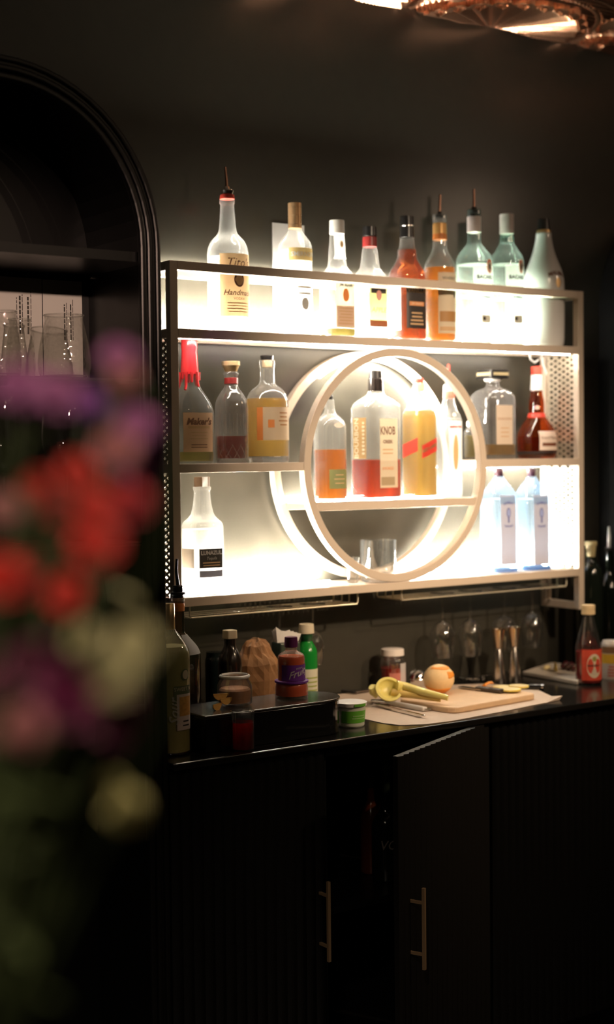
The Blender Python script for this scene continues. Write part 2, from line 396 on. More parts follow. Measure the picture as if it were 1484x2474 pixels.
# pressed copper ceiling: pleated fans at the wall, leaf ribs between them, fine parallel ridges
def copper_ceiling():
    x0, x1, y0, y1 = 0.40, 2.30, -0.55, YW
    nx, ny = 760, 300; P_ = 0.62; FX0 = 1.165
    xs = np.linspace(x0, x1, nx); ys = np.linspace(y0, y1, ny); X, Y = np.meshgrid(xs, ys)
    u = (X-FX0+P_/2) % P_ - P_/2; d = YW-Y
    tri = lambda t: np.abs((t % 1.0)-0.5)*2
    h = 0.007*tri(d/0.021)
    # radiating ridges further out
    ang = np.arctan2(d, u); r = np.hypot(u, d)
    far = r > 0.44
    h = np.where(far, 0.007*tri(ang/PI*56), h)
    # pleated half fan
    R = 0.25; edge = R*(0.93+0.07*np.abs(np.cos(ang*13)))
    fan = r < edge
    h = np.where(fan, 0.012+0.020*tri(ang/PI*13)*(0.25+0.75*r/R), h)
    # small scalloped cups around the fan's rim
    cup = (r > edge) & (r < edge+0.022); h = np.where(cup, 0.018+0.003*tri(ang/PI*26), h)
    # leaf rib between fans
    v = np.minimum(np.abs(u-P_/2), np.abs(u+P_/2)); w_ = 0.050*np.sin(np.clip(d/0.52, 0, 1)*PI)
    lc = np.abs(v-w_); h = np.where((lc < 0.013) & (d < 0.52), 0.016*np.cos(lc/0.013*PI/2)+0.006, h)
    h = np.where((v < w_-0.013), 0.004*tri((v*2+d)/0.013), h)
    # concentric band arches
    for rb, wd in ((0.37, 0.014), (0.43, 0.009)):
        q = np.abs(r-rb); h = np.where(q < wd, 0.012*np.cos(q/wd*PI/2)+0.004, h)
    bead = np.abs(r-0.305); h = np.where(bead < 0.009, 0.011*np.sqrt(np.clip(1-(bead/0.009)**2, 0, 1))*(0.7+0.3*tri(ang/PI*52)), h)
    h = h*np.clip(0.35+d/0.05, 0, 1)
    Zz = CEIL + 0.020 - h
    v = np.stack([X, Y, Zz], -1).reshape(-1, 3)
    i = np.arange(nx-1)[None, :]+nx*np.arange(ny-1)[:, None]; i = i.reshape(-1)
    F = np.stack([i, i+nx, i+nx+1, i+1], -1)
    me = bpy.data.meshes.new('copper_ceiling_panel'); me.from_pydata(v.tolist(), [], F.tolist()); me.materials.append(COPPER); me.update()
    o = bpy.data.objects.new('copper_ceiling_panel', me); C.objects.link(o)
    s = o.modifiers.new('sheet', 'SOLIDIFY'); s.thickness = 0.003; s.offset = 1
    tag(o, 'embossed copper ceiling panel with pleated fan relief above the black wall', 'ceiling panel')
copper_ceiling()

# ---------------------------------------------------------------- counter and base cabinet
CF = -0.365                                   # front edge of the counter
ct = MB().box((-0.219, CF, ZC-0.0155), (1.60, YW-0.002, ZC)).build('countertop', BLACKC, bevel=0.0025)
tag(ct, 'glossy black countertop running below the champagne wall shelf', 'countertop')
DOORT = -0.287+OFF; DF = -0.345; TOE = 0.10; HX = 0.686
bc = thing('base_cabinet', 'black base cabinet with fluted doors under the countertop, one door open', 'cabinet', (0.6, DF, 0))
def at(o_mb, name, m, parent, **k):           # builds in world coordinates under a parent that only translates
    ob = o_mb.build(name, m, parent, **k); ob.location = -parent.location; return ob
b = MB()
for xa in (-0.215, 0.185, 0.690, 1.16): b.box((xa, DF+0.022, TOE), (xa+0.018, YW-0.01, ZC-0.027))
b.box((-0.215, YW-0.03, TOE), (1.595, YW-0.012, ZC-0.027)); b.box((-0.215, DF+0.022, TOE-0.018), (1.595, YW-0.012, TOE))
b.box((-0.215, DF+0.022, ZC-0.045), (1.595, DF+0.04, ZC-0.027)); b.box((-0.215, DF+0.07, 0.0), (1.595, DF+0.09, TOE-0.018))
at(b, 'carcass', BLACKP, bc)
at(MB().box((0.203, DF+0.05, 0.50), (0.690, YW-0.031, 0.516)), 'inner_shelf', BLACKP, bc)
def fluted(x0, x1, z0, z1, yf, pitch=0.0262):
    """board with half-round flutes on its -y face"""
    n = max(1, round((x1-x0)/pitch)); p = (x1-x0)/n; prof = []
    for i in range(n):
        for k in range(7):
            t = k/7; prof.append((x0+p*(i+t), yf+0.006-0.006*math.sin(PI*t)))
    prof.append((x1, yf+0.006)); prof += [(x1, yf+0.018), (x0, yf+0.018)]
    return prism(prof, z0, z1)
at(fluted(-0.213, 0.186, TOE, DOORT, DF), 'door', BLACKP, bc)
at(fluted(0.694, 1.155, TOE, DOORT, DF), 'door', BLACKP, bc)
at(fluted(1.160, 1.594, TOE, DOORT, DF), 'door', BLACKP, bc)
DW = 0.476; ANG = math.atan2(0.189, 0.437)
dr = fluted(-DW, -0.002, TOE, DOORT, 0.0).build('door', mat('black_door_edge', (0.010, 0.009, 0.008), 0.5, spec=0.2), bc)
dr.location = Vector((HX, DF, 0)) - bc.location; dr.rotation_euler = (0, 0, ANG); dr['label'] = 'open fluted door'
def bar_handle(x, y, z0, z1, parent, loc):
    m = MB().box((-0.0035, -0.034, z0), (0.0035, -0.027, z1)).box((-0.003, -0.028, z0+0.03), (0.003, 0.004, z0+0.036)).box((-0.003, -0.028, z1-0.036), (0.003, 0.004, z1-0.03))
    h = m.build('handle', BRASS, parent); h.location = loc; return h
hz0, hz1 = onY(848, 2312, -0.38)[2], onY(848, 2120, -0.38)[2]
doors = [o for o in bc.children if o.name.startswith('door')]
h1 = bar_handle(0, 0, hz0, hz1, doors[0], (0.168, DF, 0))
h2 = bar_handle(0, 0, hz0, hz1, dr, (-DW+0.048, 0, 0))
h3 = bar_handle(0, 0, hz0, hz1, doors[2], (1.20, DF, 0))

# ---------------------------------------------------------------- arched cabinets
AR = 0.347                                    # outer radius of the arch
def arch_cabinet(cx, label, group=None):
    root = thing('arched_cabinet', label, 'cabinet', (cx, DF, 0))
    zs = 0.80+OFF; yb = YW-0.002; yf = DF
    def outline(r, zlow, K=32):
        pts = [(-r, zlow)] + [(-r*math.cos(PI*k/K), zs+r*math.sin(PI*k/K)) for k in range(K+1)] + [(r, zlow)]
        return pts
    def shell(ro, ri, y0, y1, z0=0.0):
        a, c = outline(ro, z0), outline(ri, z0); v = []; f = []
        for y in (y0, y1): v += [(x, y-DF, z) for x, z in a] + [(x, y-DF, z) for x, z in c]
        n = len(a)
        for i in range(n-1):
            f += [(i, i+1, n+i+1, n+i), (2*n+i, 3*n+i, 3*n+i+1, 2*n+i+1), (i, 2*n+i, 2*n+i+1, i+1), (n+i, n+i+1, 3*n+i+1, 3*n+i)]
        f += [(0, n, 3*n, 2*n), (n-1, 3*n-1, 4*n-1, 2*n-1)]
        return MB().add(v, f)
    shell(AR, AR-0.018, yf+0.012, yb).build('arched_side_shell', BLACKP, root)
    # moulded front trim: three rounded ribs
    for ro, ri, dy in ((AR, AR-0.013, 0.0), (AR-0.017, AR-0.030, 0.003), (AR-0.034, AR-0.048, 0.0)):
        shell(ro, ri, yf+dy, yf+0.016).build('trim_moulding', BLACKP, root, bevel=0.004)
    shell(AR-0.0125, AR-0.0175, yf+0.006, yf+0.016).build('trim_groove', BLACKP, root)
    bk = [(-AR+0.018, 0.0)] + [(x, z) for x, z in outline(AR-0.018, 0.0)][1:-1] + [(AR-0.018, 0.0)]
    n = len(bk); ya = -0.050-DF
    MB().add([(x, ya, z) for x, z in bk]+[(x, ya+0.012, z) for x, z in bk], [tuple(range(n)), tuple(range(2*n-1, n-1, -1))]).build('back_panel', BLACKP, root)
    return root, ya
CXL = -0.219-AR; CXR = 1.60+AR
rootL, YAL = arch_cabinet(CXL, 'tall black arched cabinet with open glass shelves left of the champagne shelf')
rootR, _ = arch_cabinet(CXR, 'tall black arched cabinet at the right edge beyond the shelf')
zt = float(onY(100, 590, -0.33)[2])
xl, xr = -AR+0.019, AR-0.019
MB().box((xl, 0.02, zt-0.02), (xr, YAL, zt)).build('top_shelf', BLACKP, rootL)
GLS = thin_glass('shelf_glass', (0.85, 0.90, 0.87), (0.30, 0.42, 0.38))
zg1 = float(onY(154, 921, -0.17)[2]); zg2 = zg1-0.34; zg3 = zg2-0.33
for zg in (zg1, zg2, zg3): MB().box((xl, 0.03, zg-0.006), (xr, YAL, zg)).build('glass_shelf', GLS, rootL)
pb = MB()                                      # shelf pin on the side wall
sp = onX_ = None
def onXf(px, py, X): d = _ray(px, py); return CAM + d*(X-CAM[0])/d[0]
pp = onXf(223, 668, -0.219-0.019)
MB().tube([(pp[0]-CXL-0.006, pp[1]-DF, pp[2]), (pp[0]-CXL, pp[1]-DF, pp[2])], 0.0055, 16).build('shelf_pin', STEEL, rootL)
for (qx, qy) in ((233, 365), (256, 400)):
    pp = onY(qx, qy, -0.2); MB().tube([(pp[0]-CXL-0.004, pp[1]-DF, pp[2]), (pp[0]-CXL, pp[1]-DF, pp[2])], 0.003, 12).build('shelf_pin', STEEL, rootL)

# menu sheets pinned on the niche's back panel
def sheet(name, x0, x1, z0, z1, y, label, blocks):
    root = thing(name, label, 'paper', (x0, y, z0))
    MB().box((0, -0.0006, 0), (x1-x0, 0, z1-z0)).build('paper_sheet', PAPER, root)
    mb = MB()
    for (u, v0, v1, wd) in blocks:
        a = v0
        while a < v1-0.002:
            l = min(v1-a, random.uniform(0.006, 0.016)); mb.box((u, -0.0009, a), (u+wd, -0.00065, a+l)); a += l+0.002
    mb.build('printed_text', INK, root); return root
yp = -0.0515
c0, c1 = onY(0, 665, yp), onY(197, 681, yp); xm = onY(101, 672, yp)[0]
zt_ = float(c1[2]); zb_ = zt_-0.21
sheet('menu_sheet', xm-0.146, xm-0.001, zb_, zt_+0.001, yp, 'printed white menu sheet pinned left of another sheet in the arched cabinet', [(0.085, 0.12, 0.168, 0.0015), (0.091, 0.09, 0.172, 0.004), (0.098, 0.09, 0.175, 0.0015), (0.110, 0.09, 0.170, 0.004), (0.118, 0.09, 0.182, 0.0015)])
sheet('menu_sheet', xm+0.001, float(c1[0]), zb_, zt_, yp, 'printed white menu sheet pinned nearest the cabinet right side wall', [(0.050, 0.08, 0.158, 0.003), (0.056, 0.08, 0.162, 0.0012), (0.065, 0.08, 0.160, 0.003), (0.071, 0.08, 0.172, 0.0012)])

# ---------------------------------------------------------------- glassware
def lathe(name, m, parent, prof, seg=40, k=4):
    pr = smooth_profile([(z, r) for r, z in prof], k); return loft([(z, r, 1, 2) for z, r in pr], seg, top=False, bottom=False).build(name, m, parent, smooth=True)
def polyl(name, m, parent, prof, seg=40):
    return loft([(z, r, 1, 2) for r, z in prof], seg, top=False, bottom=False).build(name, m, parent, smooth=True)
EMB = thin_glass('embossed_clear_glass', (0.97, 0.97, 0.95), (0.60, 0.60, 0.56), 1.0, 0.03, 0.45, 110, haze=0.03, base=0.13)
def tumbler_tulip(x, y, z, h, r, label, group):
    root = thing('stemless_glass', label, 'glass', (x, y, z), group)
    pr = [(r*.72, 0.0), (r*.90, h*.05), (r, h*.24), (r*.94, h*.50), (r*.80, h*.78), (r*.72, h*.93), (r*.74, h)]
    lathe('glass_bowl', EMB, root, pr, 48)
    loft([(0.001, r*.7, 1, 2), (0.008, r*.86, 1, 2), (0.011, r*.86, 1, 2)], 40).build('thick_base', CLEAR, root, smooth=True)
    MB().tube([((r*.745)*math.cos(a), (r*.745)*math.sin(a), h) for a in [2*PI*i/40 for i in range(41)]], 0.0014, 8).build('rim', CLEAR, root, smooth=True)
    return root
def on_shelf_px(px, pt, Y): p = onY(px, pt, Y); return float(p[0]), float(p[2]), ppm(p)
for (px, yt, Y, hw, lb) in ((154, 762, -0.17, 64, 'embossed stemless glass nearest the cabinet right wall on upper glass shelf'),
                            (10, 752, -0.20, 40, 'embossed stemless glass cut off by the left picture edge'),
                            (48, 772, -0.10, 36, 'embossed stemless glass half hidden behind two others on the glass shelf')):
    x, z, k = on_shelf_px(px, yt, Y); tumbler_tulip(x, Y, zg1+0.001, z-zg1-0.001, hw/k, lb, 'stemless glasses on the upper glass shelf')

def wine_glass_parts(root, H_, rb, flip=False, m=WINE):
    s = -1 if flip else 1
    def q(pr): return [(r, s*z) for r, z in pr]
    hb = H_*0.56; hs = H_*0.44
    polyl('foot', m, root, q([(0.0005, 0.003), (0.030, 0.0008), (0.0335, 0.0), (0.0335, 0.0012), (0.012, 0.004), (0.005, 0.009)]), 40)
    MB().tube([(0, 0, s*0.006), (0, 0, s*hs*0.5), (0, 0, s*(hs-0.004)), (0, 0, s*(hs+0.006))], [0.0048, 0.0034, 0.0044, 0.009], 16).build('stem', m, root, smooth=True)
    pr = [(0.004, hs), (rb*.55, hs+hb*.07), (rb*.88, hs+hb*.25), (rb, hs+hb*.45), (rb*.93, hs+hb*.75), (rb*.80, hs+hb)]
    sm = smooth_profile([(z, r) for r, z in pr], 5)
    loft([(s*z, r, 1, 2) for z, r in sm], 44, top=False, bottom=False).build('bowl', m, root, smooth=True)
    MB().tube([((rb*.80)*math.cos(a), (rb*.80)*math.sin(a), s*H_) for a in [2*PI*i/36 for i in range(37)]], 0.0009, 6).build('rim', m, root, smooth=True)
for (px, yt, yb_, Y, hw, zz, lb) in ((158, 930, 1112, -0.16, 60, zg2, 'large stemmed wine glass on middle shelf, bowl seen between blurred flowers'),
                                (5, 935, 1095, -0.17, 46, zg2, 'stemmed wine glass on middle shelf cut off by the picture edge')):
    x, z, k = on_shelf_px(px, yt, Y); r_ = thing('wine_glass', lb, 'glass', (x, Y, zz+0.0012), 'wine glasses in the arched cabinet'); wine_glass_parts(r_, min(z, zg1-0.02)-zz, hw/k)
for (px, Y, hw, lb) in ((115, -0.17, 52, 'stemmed wine glass on the lowest glass shelf, nearer the cabinet centre'), (212, -0.15, 46, 'stemmed wine glass on the lowest glass shelf beside the cabinet right wall')):
    x, z, k = on_shelf_px(px, 1385, Y); r_ = thing('wine_glass', lb, 'glass', (x, Y, zg3+0.0012), 'wine glasses in the arched cabinet'); wine_glass_parts(r_, z-zg3, hw/k)

# ================================================================== THE WALL SHELF
sh = thing('wall_shelf', 'champagne metal wall shelf with a central ring and lit from within', 'shelf', (W/2, 0, Z4))
def SH(mb, name, m=FRAME, label=None, **k):
    o = mb.build(name, m, sh, **k); o.location = -Vector(sh.location)
    if label: o['label'] = label
    return o
bv = 0.0012
for y0 in (0.0, D-T):
    for x0 in (0.0, W-T): SH(MB().box((x0, y0, ZB), (x0+T, y0+T, H)), 'post', bevel=bv)
    SH(MB().box((T, y0, H-T), (W-T, y0+T, H)), 'top_rail', bevel=bv)
    SH(MB().box((T, y0, Z2-T), (W-T, y0+T, Z2)), 'shelf_rail', bevel=bv)
    SH(MB().box((T, y0, Z4-T), (W-T, y0+T, Z4)), 'shelf_rail', bevel=bv)
for x0 in (0.0, W-T):
    for z in (H, Z2, Z3, Z4, ZB+T): SH(MB().box((x0, T, z-T), (x0+T, D-T, z)), 'side_rail', bevel=bv)
SH(MB().box((T, T, Z2-0.004), (W-T, D-T, Z2-0.001)), 'shelf_board')
dx = math.sqrt(RR**2-(Z3-T/2-RCZ)**2)
for a, c in ((T, RCX-dx+0.002), (RCX+dx-0.002, W-T)):
    m_ = MB().box((a, 0, Z3-T), (c, T, Z3)).box((a, D-T, Z3-T), (c, D, Z3)).box((a, T, Z3-0.004), (c, D-T, Z3-0.001)); SH(m_, 'middle_shelf', bevel=0.0008)
dr_ = math.sqrt((RR-T)**2-(ZR-T/2-RCZ)**2)
SH(MB().box((RCX-dr_, 0.001, ZR-T), (RCX+dr_, T, ZR)).box((RCX-dr_, D-T, ZR-T), (RCX+dr_, D-0.001, ZR)).box((RCX-dr_, T, ZR-0.004), (RCX+dr_, D-T, ZR-0.001)), 'ring_shelf', bevel=0.0008)
def ring(y0, y1, ro, ri, K=120):
    v = []; f = []
    for k in range(K):
        a = 2*PI*k/K; c, s = math.cos(a), math.sin(a)
        for r, y in ((ro, y0), (ro, y1), (ri, y1), (ri, y0)): v.append((RCX+r*c, y, RCZ+r*s))
    for k in range(K):
        p, q = 4*k, 4*((k+1) % K)
        for j in range(4): f.append((p+j, p+(j+1) % 4, q+(j+1) % 4, q+j))
    return MB().add(v, f)
SH(ring(-0.002, T, RR, RR-T), 'front_ring', smooth=True, bevel=bv)
SH(ring(D-T, D, RR, RR-T), 'back_ring', smooth=True, bevel=bv)
# perforated bottom grille
g = MB(); n = 88
for i in range(n+1):
    x = T+(W-2*T)*i/n
    g.box((x-0.0052, T, Z4-0.003), (x+0.0052, D-T, Z4-0.0005))
for y in (T+0.004, 0.050, 0.078, 0.106, D-T-0.004): g.box((T, y-0.003, Z4-0.0032), (W-T, y+0.003, Z4-0.0008))
SH(g, 'bottom_grille')
# expanded metal side panels
def diamond_panel(x, y0, y1, z0, z1):
    mb = MB(); hy, hz = 0.0165, 0.0082; wd, th = 0.0072, 0.0016; slope = hz/hy
    L0 = z0-(y1-y0)*slope
    for sgn in (1, -1):
        cstart = z0-(y1-y0)*slope-0.02; c = cstart
        kk = 0
        while c < z1+(y1-y0)*slope+0.02:
            pts = []
            # line z = c + sgn*slope*(y-y0)
            ya, yb = y0, y1
            za, zb = c, c+sgn*slope*(y1-y0)
            def clip(ya, za, yb, zb):
                if (za < z0 and zb < z0) or (za > z1 and zb > z1): return None
                def cut(y, z, zl): return y0+(zl-c)*sgn/slope
                if za < z0: ya = cut(0, 0, z0); za = z0
                if za > z1: ya = cut(0, 0, z1); za = z1
                if zb < z0: yb = cut(0, 0, z0); zb = z0
                if zb > z1: yb = cut(0, 0, z1); zb = z1
                return ya, za, yb, zb
            q = clip(ya, za, yb, zb)
            if q and abs(q[2]-q[0]) > 0.004:
                mb.bar((x+sgn*0.0006, q[0], q[1]), (x+sgn*0.0006, q[2], q[3]), th, wd, up=(0, 0, 1))
            c += 2*hz; kk += 1
    return mb
MESHM = mat('champagne_expanded_metal', (0.58, 0.50, 0.38), 0.5, metal=0.1)
for x in (T/2, W-T/2):
    for z0, z1 in ((Z4, Z3-T), (Z3, Z2-T)):
        SH(diamond_panel(x, T-0.001, D-T+0.001, z0, z1), 'diamond_mesh_panel', MESHM)
# light strips
def strip(x0, x1, y, z, name='led_strip', m=LED, wd=0.008, th=0.003):
    if z > Z4-0.01 and m is LED: SH(MB().box((x0-0.004, y-wd/2-0.002, z-0.0003), (x1+0.004, y+wd/2+0.002, z+0.0006)), 'strip_light_block'); z += 0.0008  # plate added under the strip to block light leaking downward
    SH(MB().box((x0, y-wd/2, z), (x1, y+wd/2, z+th)), name, m)
strip(0.03, W-0.03, D-T-0.010, Z2+0.0005)
XL_, XR_ = RCX-0.20, RCX+0.20
strip(0.03, RCX-0.14, D-T-0.010, Z4+0.0005); strip(RCX+0.14, W-0.03, D-T-0.010, Z4+0.0005)
strip(0.04, W-0.16, D-T/2, H+0.0005, m=emit('rail_fill_glow', (1.0, 0.95, 0.84), 90.0), wd=0.006)  # extra strip added for the glow on the wall above the rail
strip(RCX-dr_+0.01, RCX+dr_-0.01, D-T-0.008, ZR+0.0005, m=LEDS, wd=0.006)
strip(T+0.01, W-T-0.01, T+0.006, Z2-T-0.001, m=emit('led_strip_faint', (1.0, 0.93, 0.80), 110.0), wd=0.005, th=0.002)
strip(RCX+dx+0.01, W-T-0.01, D-T-0.008, Z3-T-0.002, m=LEDS, wd=0.006, th=0.002)  # extra strip added to brighten the gin bottles and the wall behind
K = 24; v = []; f = []
for k in range(K+1):
    a = math.radians(25+100*k/K); c_, s_ = math.cos(a), math.sin(a)
    for r, y in ((RR-T-0.001, D-T-0.002), (RR-T-0.001, D-T-0.009), (RR-T-0.003, D-T-0.009), (RR-T-0.003, D-T-0.002)): v.append((RCX+r*c_, y, RCZ+r*s_))
for k in range(K):
    for j in range(4): p, q = 4*k, 4*k+4; f.append((p+j, p+(j+1) % 4, q+(j+1) % 4, q+j))
SH(MB().add(v, f), 'led_strip', LEDS)
pc = [onY(x, y, 0.12) for x, y in ((1278, 846), (1282, 868), (1292, 876), (1303, 868), (1308, 852))] + [onY(x, y, 0.10) for x, y in ((1312, 880), (1322, 905))]
SH(MB().tube([tuple(p) for p in pc], 0.0028, 8), 'power_cord', WHITEPL, smooth=True)

# wire glass racks under the bottom shelf
def rack(xa, xb, label):
    root = thing('wire_glass_rack', label, 'glass rack', (xa, 0.0, Z4-T)); mb = MB(); zz = -0.030; r = 0.0020
    L = xb-xa
    for y in (0.025, 0.062, 0.094, 0.131):
        pts = [(0.0, y, 0.0), (0.0, y, zz+0.005), (0.005, y, zz), (L-0.005, y, zz), (L, y, zz+0.005), (L, y, 0.0)]
        mb.tube(pts, r, 8)
    mb.build('wire_frame', mat('pale_wire', (0.62, 0.56, 0.42), 0.35, metal=0.5), root, smooth=True)
    m2 = MB()
    for x in (0.002, L-0.002): m2.tube([(x, 0.025, zz), (x, 0.131, zz)], r, 8)
    m2.build('cross_wire', _M['pale_wire'], root, smooth=True)
    return root
ra = onY(456, 1475, 0.03)[0]; rb_ = onY(862, 1455, 0.03)[0]; rc_ = onY(968, 1440, 0.03)[0]; rd_ = onY(1366, 1415, 0.03)[0]
rack(float(ra), float(rb_), 'pale wire glass rack hanging under left half of the wall shelf')
rack(float(rc_), float(rd_), 'pale wire glass rack hanging under right half of the wall shelf')
ZRK = Z4-T-0.030+0.0035
for (px, yb_, hw, Y, lb) in ((1070, 1587, 31, 0.078, 'hanging wine glass furthest left of the four above the cherry jar and orange'),
                         (1137, 1583, 30, 0.078, 'hanging wine glass second from left, just left of the jiggers'),
                         (1219, 1572, 33, 0.078, 'hanging wine glass directly above the two steel jiggers'),
                         (1286, 1562, 29, 0.078, 'hanging wine glass furthest right, beside the shelf right post'),
                         (757, 1604, 28, 0.078, 'hanging wine glass behind the green lime juice bottle'),
                         (677, 1608, 28, 0.078, 'hanging wine glass above the crumpled white napkin')):
    x, z, k = on_shelf_px(px, yb_, Y); r_ = thing('wine_glass', lb, 'glass', (x, Y, ZRK), 'wine glasses hanging upside down'); wine_glass_parts(r_, ZRK-z, hw/k, flip=True)

# ================================================================== BOTTLES
def Vs(name, label, px, Y, z0, rows, **k):
    Vessel.z0 = z0; return Vessel(name, label, k.pop('cat', 'bottle'), px, Y, z0, rows, **k)
KRAFT = mat('kraft_label', (0.66, 0.42, 0.22), 0.7, transl=0.12); BROWN = mat('brown_ink', (0.16, 0.05, 0.02), 0.6)
CREAML = mat('cream_label', (0.76, 0.66, 0.48), 0.7, transl=0.2); WHITEL = mat('white_label', (0.82, 0.80, 0.77), 0.6, transl=0.5)
GOLDF = mat('gold_foil', (0.72, 0.50, 0.24), 0.35, metal=0.8); MAROON = mat('maroon_band', (0.25, 0.02, 0.02), 0.4)
BLACKL = mat('black_label', (0.02, 0.014, 0.012), 0.5); CORKM = mat('cork', (0.55, 0.40, 0.22), 0.8, bump=0.3, bscale=200)
ORANGEL = mat('orange_label', (0.78, 0.26, 0.06), 0.5, transl=0.15); GREYB = mat('slate_blue_label', (0.30, 0.33, 0.45), 0.5)
YB = 0.078
# --- top shelf
b = Vs('vodka_bottle', 'clear vodka bottle with kraft label and tall copper spout, far left of top shelf', 550, YB, Z2, [(800, 48), (780, 50), (640, 50), (615, 50), (598, 47), (583, 40), (571, 29), (562, 23), (550, 20.5), (520, 18), (500, 16.5), (494, 16.5), (492, 18.5), (486, 18.5), (482, 17)])
b.liq(622, L_CLEAR, name='vodka')
o = b.patch(768, 618, 0.098, KRAFT); b.text("Tito's", 640, 0.030, BROWN, shear=0.3, parent=o); b.patch(698, 663, 0.028, BROWN, 'seal_ring', off=0.0008, shape='oval', parent=o); b.patch(694, 667, 0.019, KRAFT, 'seal_centre', off=0.0011, shape='oval', parent=o)
b.text('Handmade', 712, 0.019, BROWN, shear=0.35, parent=o, bold=0.0003); b.text('VODKA', 726, 0.009, BROWN, parent=o); b.lines(760, 733, 0.07, 4, mat('tan_ink', (0.45, 0.22, 0.08), 0.7), parent=o)
b.sleeve(482, 471, 18, 17, RED, 'red_collar'); b.sleeve(471, 461, 14, 17, CHROME, 'metal_collar'); b.spout(463, 404, m=COPPERS, collar=CHROME, hw=15, tilt=-0.004)
b = Vs('vodka_bottle', 'clear vodka bottle with copper screw cap in front of white card', 713, YB, Z2, [(812, 40), (790, 41), (610, 41), (595, 40), (582, 34), (570, 25), (560, 18), (553, 15.5), (530, 15), (500, 14)])
b.liq(606, L_CLEAR, name='vodka'); b.sleeve(553, 491, 16.5, 16.5, mat('copper_cap', (0.60, 0.38, 0.20), 0.35, metal=0.7), 'screw_cap', rings=3)
o = b.patch(633, 603, 0.085, mat('gold_label', (0.68, 0.50, 0.20), 0.5, transl=0.1)); b.text('SMIRNOFF', 619, 0.016, WHITEPL, parent=o, bold=0.0004)
o = b.patch(790, 665, 0.070, WHITEL); b.patch(752, 722, 0.022, mat('pale_grey_seal', (0.55, 0.55, 0.52), 0.5), 'seal', off=0.0009, shape='oval', parent=o); b.lines(720, 690, 0.045, 2, _M['pale_grey_seal'], parent=o)
b = Vs('whiskey_bottle', 'square bourbon bottle with white screw cap and white neck label', 815, YB, Z2, [(818, 42), (800, 43), (690, 43), (672, 42), (660, 36), (650, 27), (640, 22), (600, 19.5), (565, 17), (540, 15)], n=4.0, asp=0.9)
b.liq(796, PALEL, name='bourbon'); b.sleeve(566, 533, 18.5, 18, WHITEPL, 'screw_cap'); b.patch(628, 568, 0.040, WHITEL, 'neck_label'); b.patch(600, 584, 0.010, GOLDF, 'neck_crest', off=0.0009, shape='oval')
o = b.patch(794, 688, 0.060, CREAML); b.text('JIM BEAM', 692, 0.010, INK, parent=o, bold=0.0003); b.patch(732, 700, 0.020, ORANGEL, 'rosette', off=0.0009, shape='oval', parent=o); b.patch(790, 742, 0.056, mat('pale_pink_label', (0.75, 0.52, 0.38), 0.6, transl=0.2), 'lower_label', off=0.0008, parent=o); b.lines(788, 744, 0.05, 6, KRAFT, parent=o, off=0.0012)
b = Vs('whiskey_bottle', 'square bourbon bottle with dark cap and yellow green fruit label', 894, YB, Z2, [(825, 42), (805, 43), (690, 43), (674, 42), (661, 34), (650, 25), (640, 22), (610, 19), (598, 17), (560, 14)], n=4.0, asp=0.9)
b.liq(700, L_CLEAR, name='spirit'); b.sleeve(572, 548, 17, 16, BLACKPL, 'screw_cap'); b.sleeve(597, 573, 17.5, 17, MAROON, 'neck_sleeve')
o = b.patch(792, 700, 0.058, mat('lime_yellow_label', (0.70, 0.70, 0.25), 0.6, transl=0.2)); b.patch(792, 776, 0.058, mat('rust_band', (0.42, 0.14, 0.05), 0.6), 'label_band', off=0.0009, parent=o); b.patch(712, 700, 0.050, BLACKL, 'label_arch', off=0.0009, parent=o)
b.patch(729, 704, 0.018, mat('pink_crest', (0.75, 0.36, 0.30), 0.5), 'crest', off=0.0012, shape='oval', parent=o); b.text('APPLE', 752, 0.018, INK, parent=o, shear=0.2)
b = Vs('whiskey_bottle', 'square amber bourbon bottle with black cap and black copper label', 984, YB, Z2, [(832, 44), (812, 45), (690, 45), (668, 45), (654, 41), (642, 33), (630, 26), (618, 22), (606, 22), (598, 19), (580, 17), (560, 15)], n=4.0, asp=0.9)
b.liq(604, DAMBER, name='bourbon'); b.sleeve(545, 523, 17, 16, BLACKPL, 'screw_cap'); b.sleeve(548, 545, 17, 17, STEEL, 'cap_ring'); b.sleeve(575, 548, 17.5, 16.5, BLACKPL, 'neck_sleeve')
o = b.patch(796, 696, 0.066, BLACKL); b.text('VANILLA', 706, 0.015, KRAFT, parent=o, bold=0.0003); b.patch(742, 732, 0.050, mat('copper_print', (0.72, 0.30, 0.12), 0.5), 'label_scroll', off=0.0009, parent=o); b.text('JIM BEAM', 737, 0.009, CREAML, parent=o, off=0.0013); b.lines(790, 755, 0.045, 4, KRAFT, parent=o, frac=0.45)
b.patch(800, 692, 0.05, WHITEL, 'side_label', face=1)
b = Vs('whiskey_bottle', 'round bottle of amber spirit with orange neck sleeve and thin copper spout', 1063, YB, Z2, [(835, 36), (815, 37.5), (660, 37.5), (645, 37), (632, 33), (618, 25), (606, 19), (596, 17), (560, 16), (537, 15), (535, 16.5), (520, 16.5), (518, 15)])
b.liq(648, AMBER, name='whiskey'); b.sleeve(566, 540, 17, 16.5, mat('orange_gold_foil', (0.75, 0.42, 0.14), 0.4, metal=0.3), 'neck_sleeve'); b.sleeve(580, 566, 17.5, 17, ORANGEL, 'neck_band'); b.spout(522, 470, hw=10, tilt=0.002)
o = b.patch(808, 662, 0.070, CREAML); b.text('WHISKEY', 676, 0.011, INK, parent=o); b.patch(780, 755, 0.062, mat('brown_band', (0.40, 0.20, 0.06), 0.6), 'label_band', off=0.0009, parent=o); b.patch(802, 792, 0.062, KRAFT, 'label_band', off=0.0009, parent=o); b.patch(722, 706, 0.007, BLACKL, 'medal', off=0.0009, u0=0.018, parent=o)
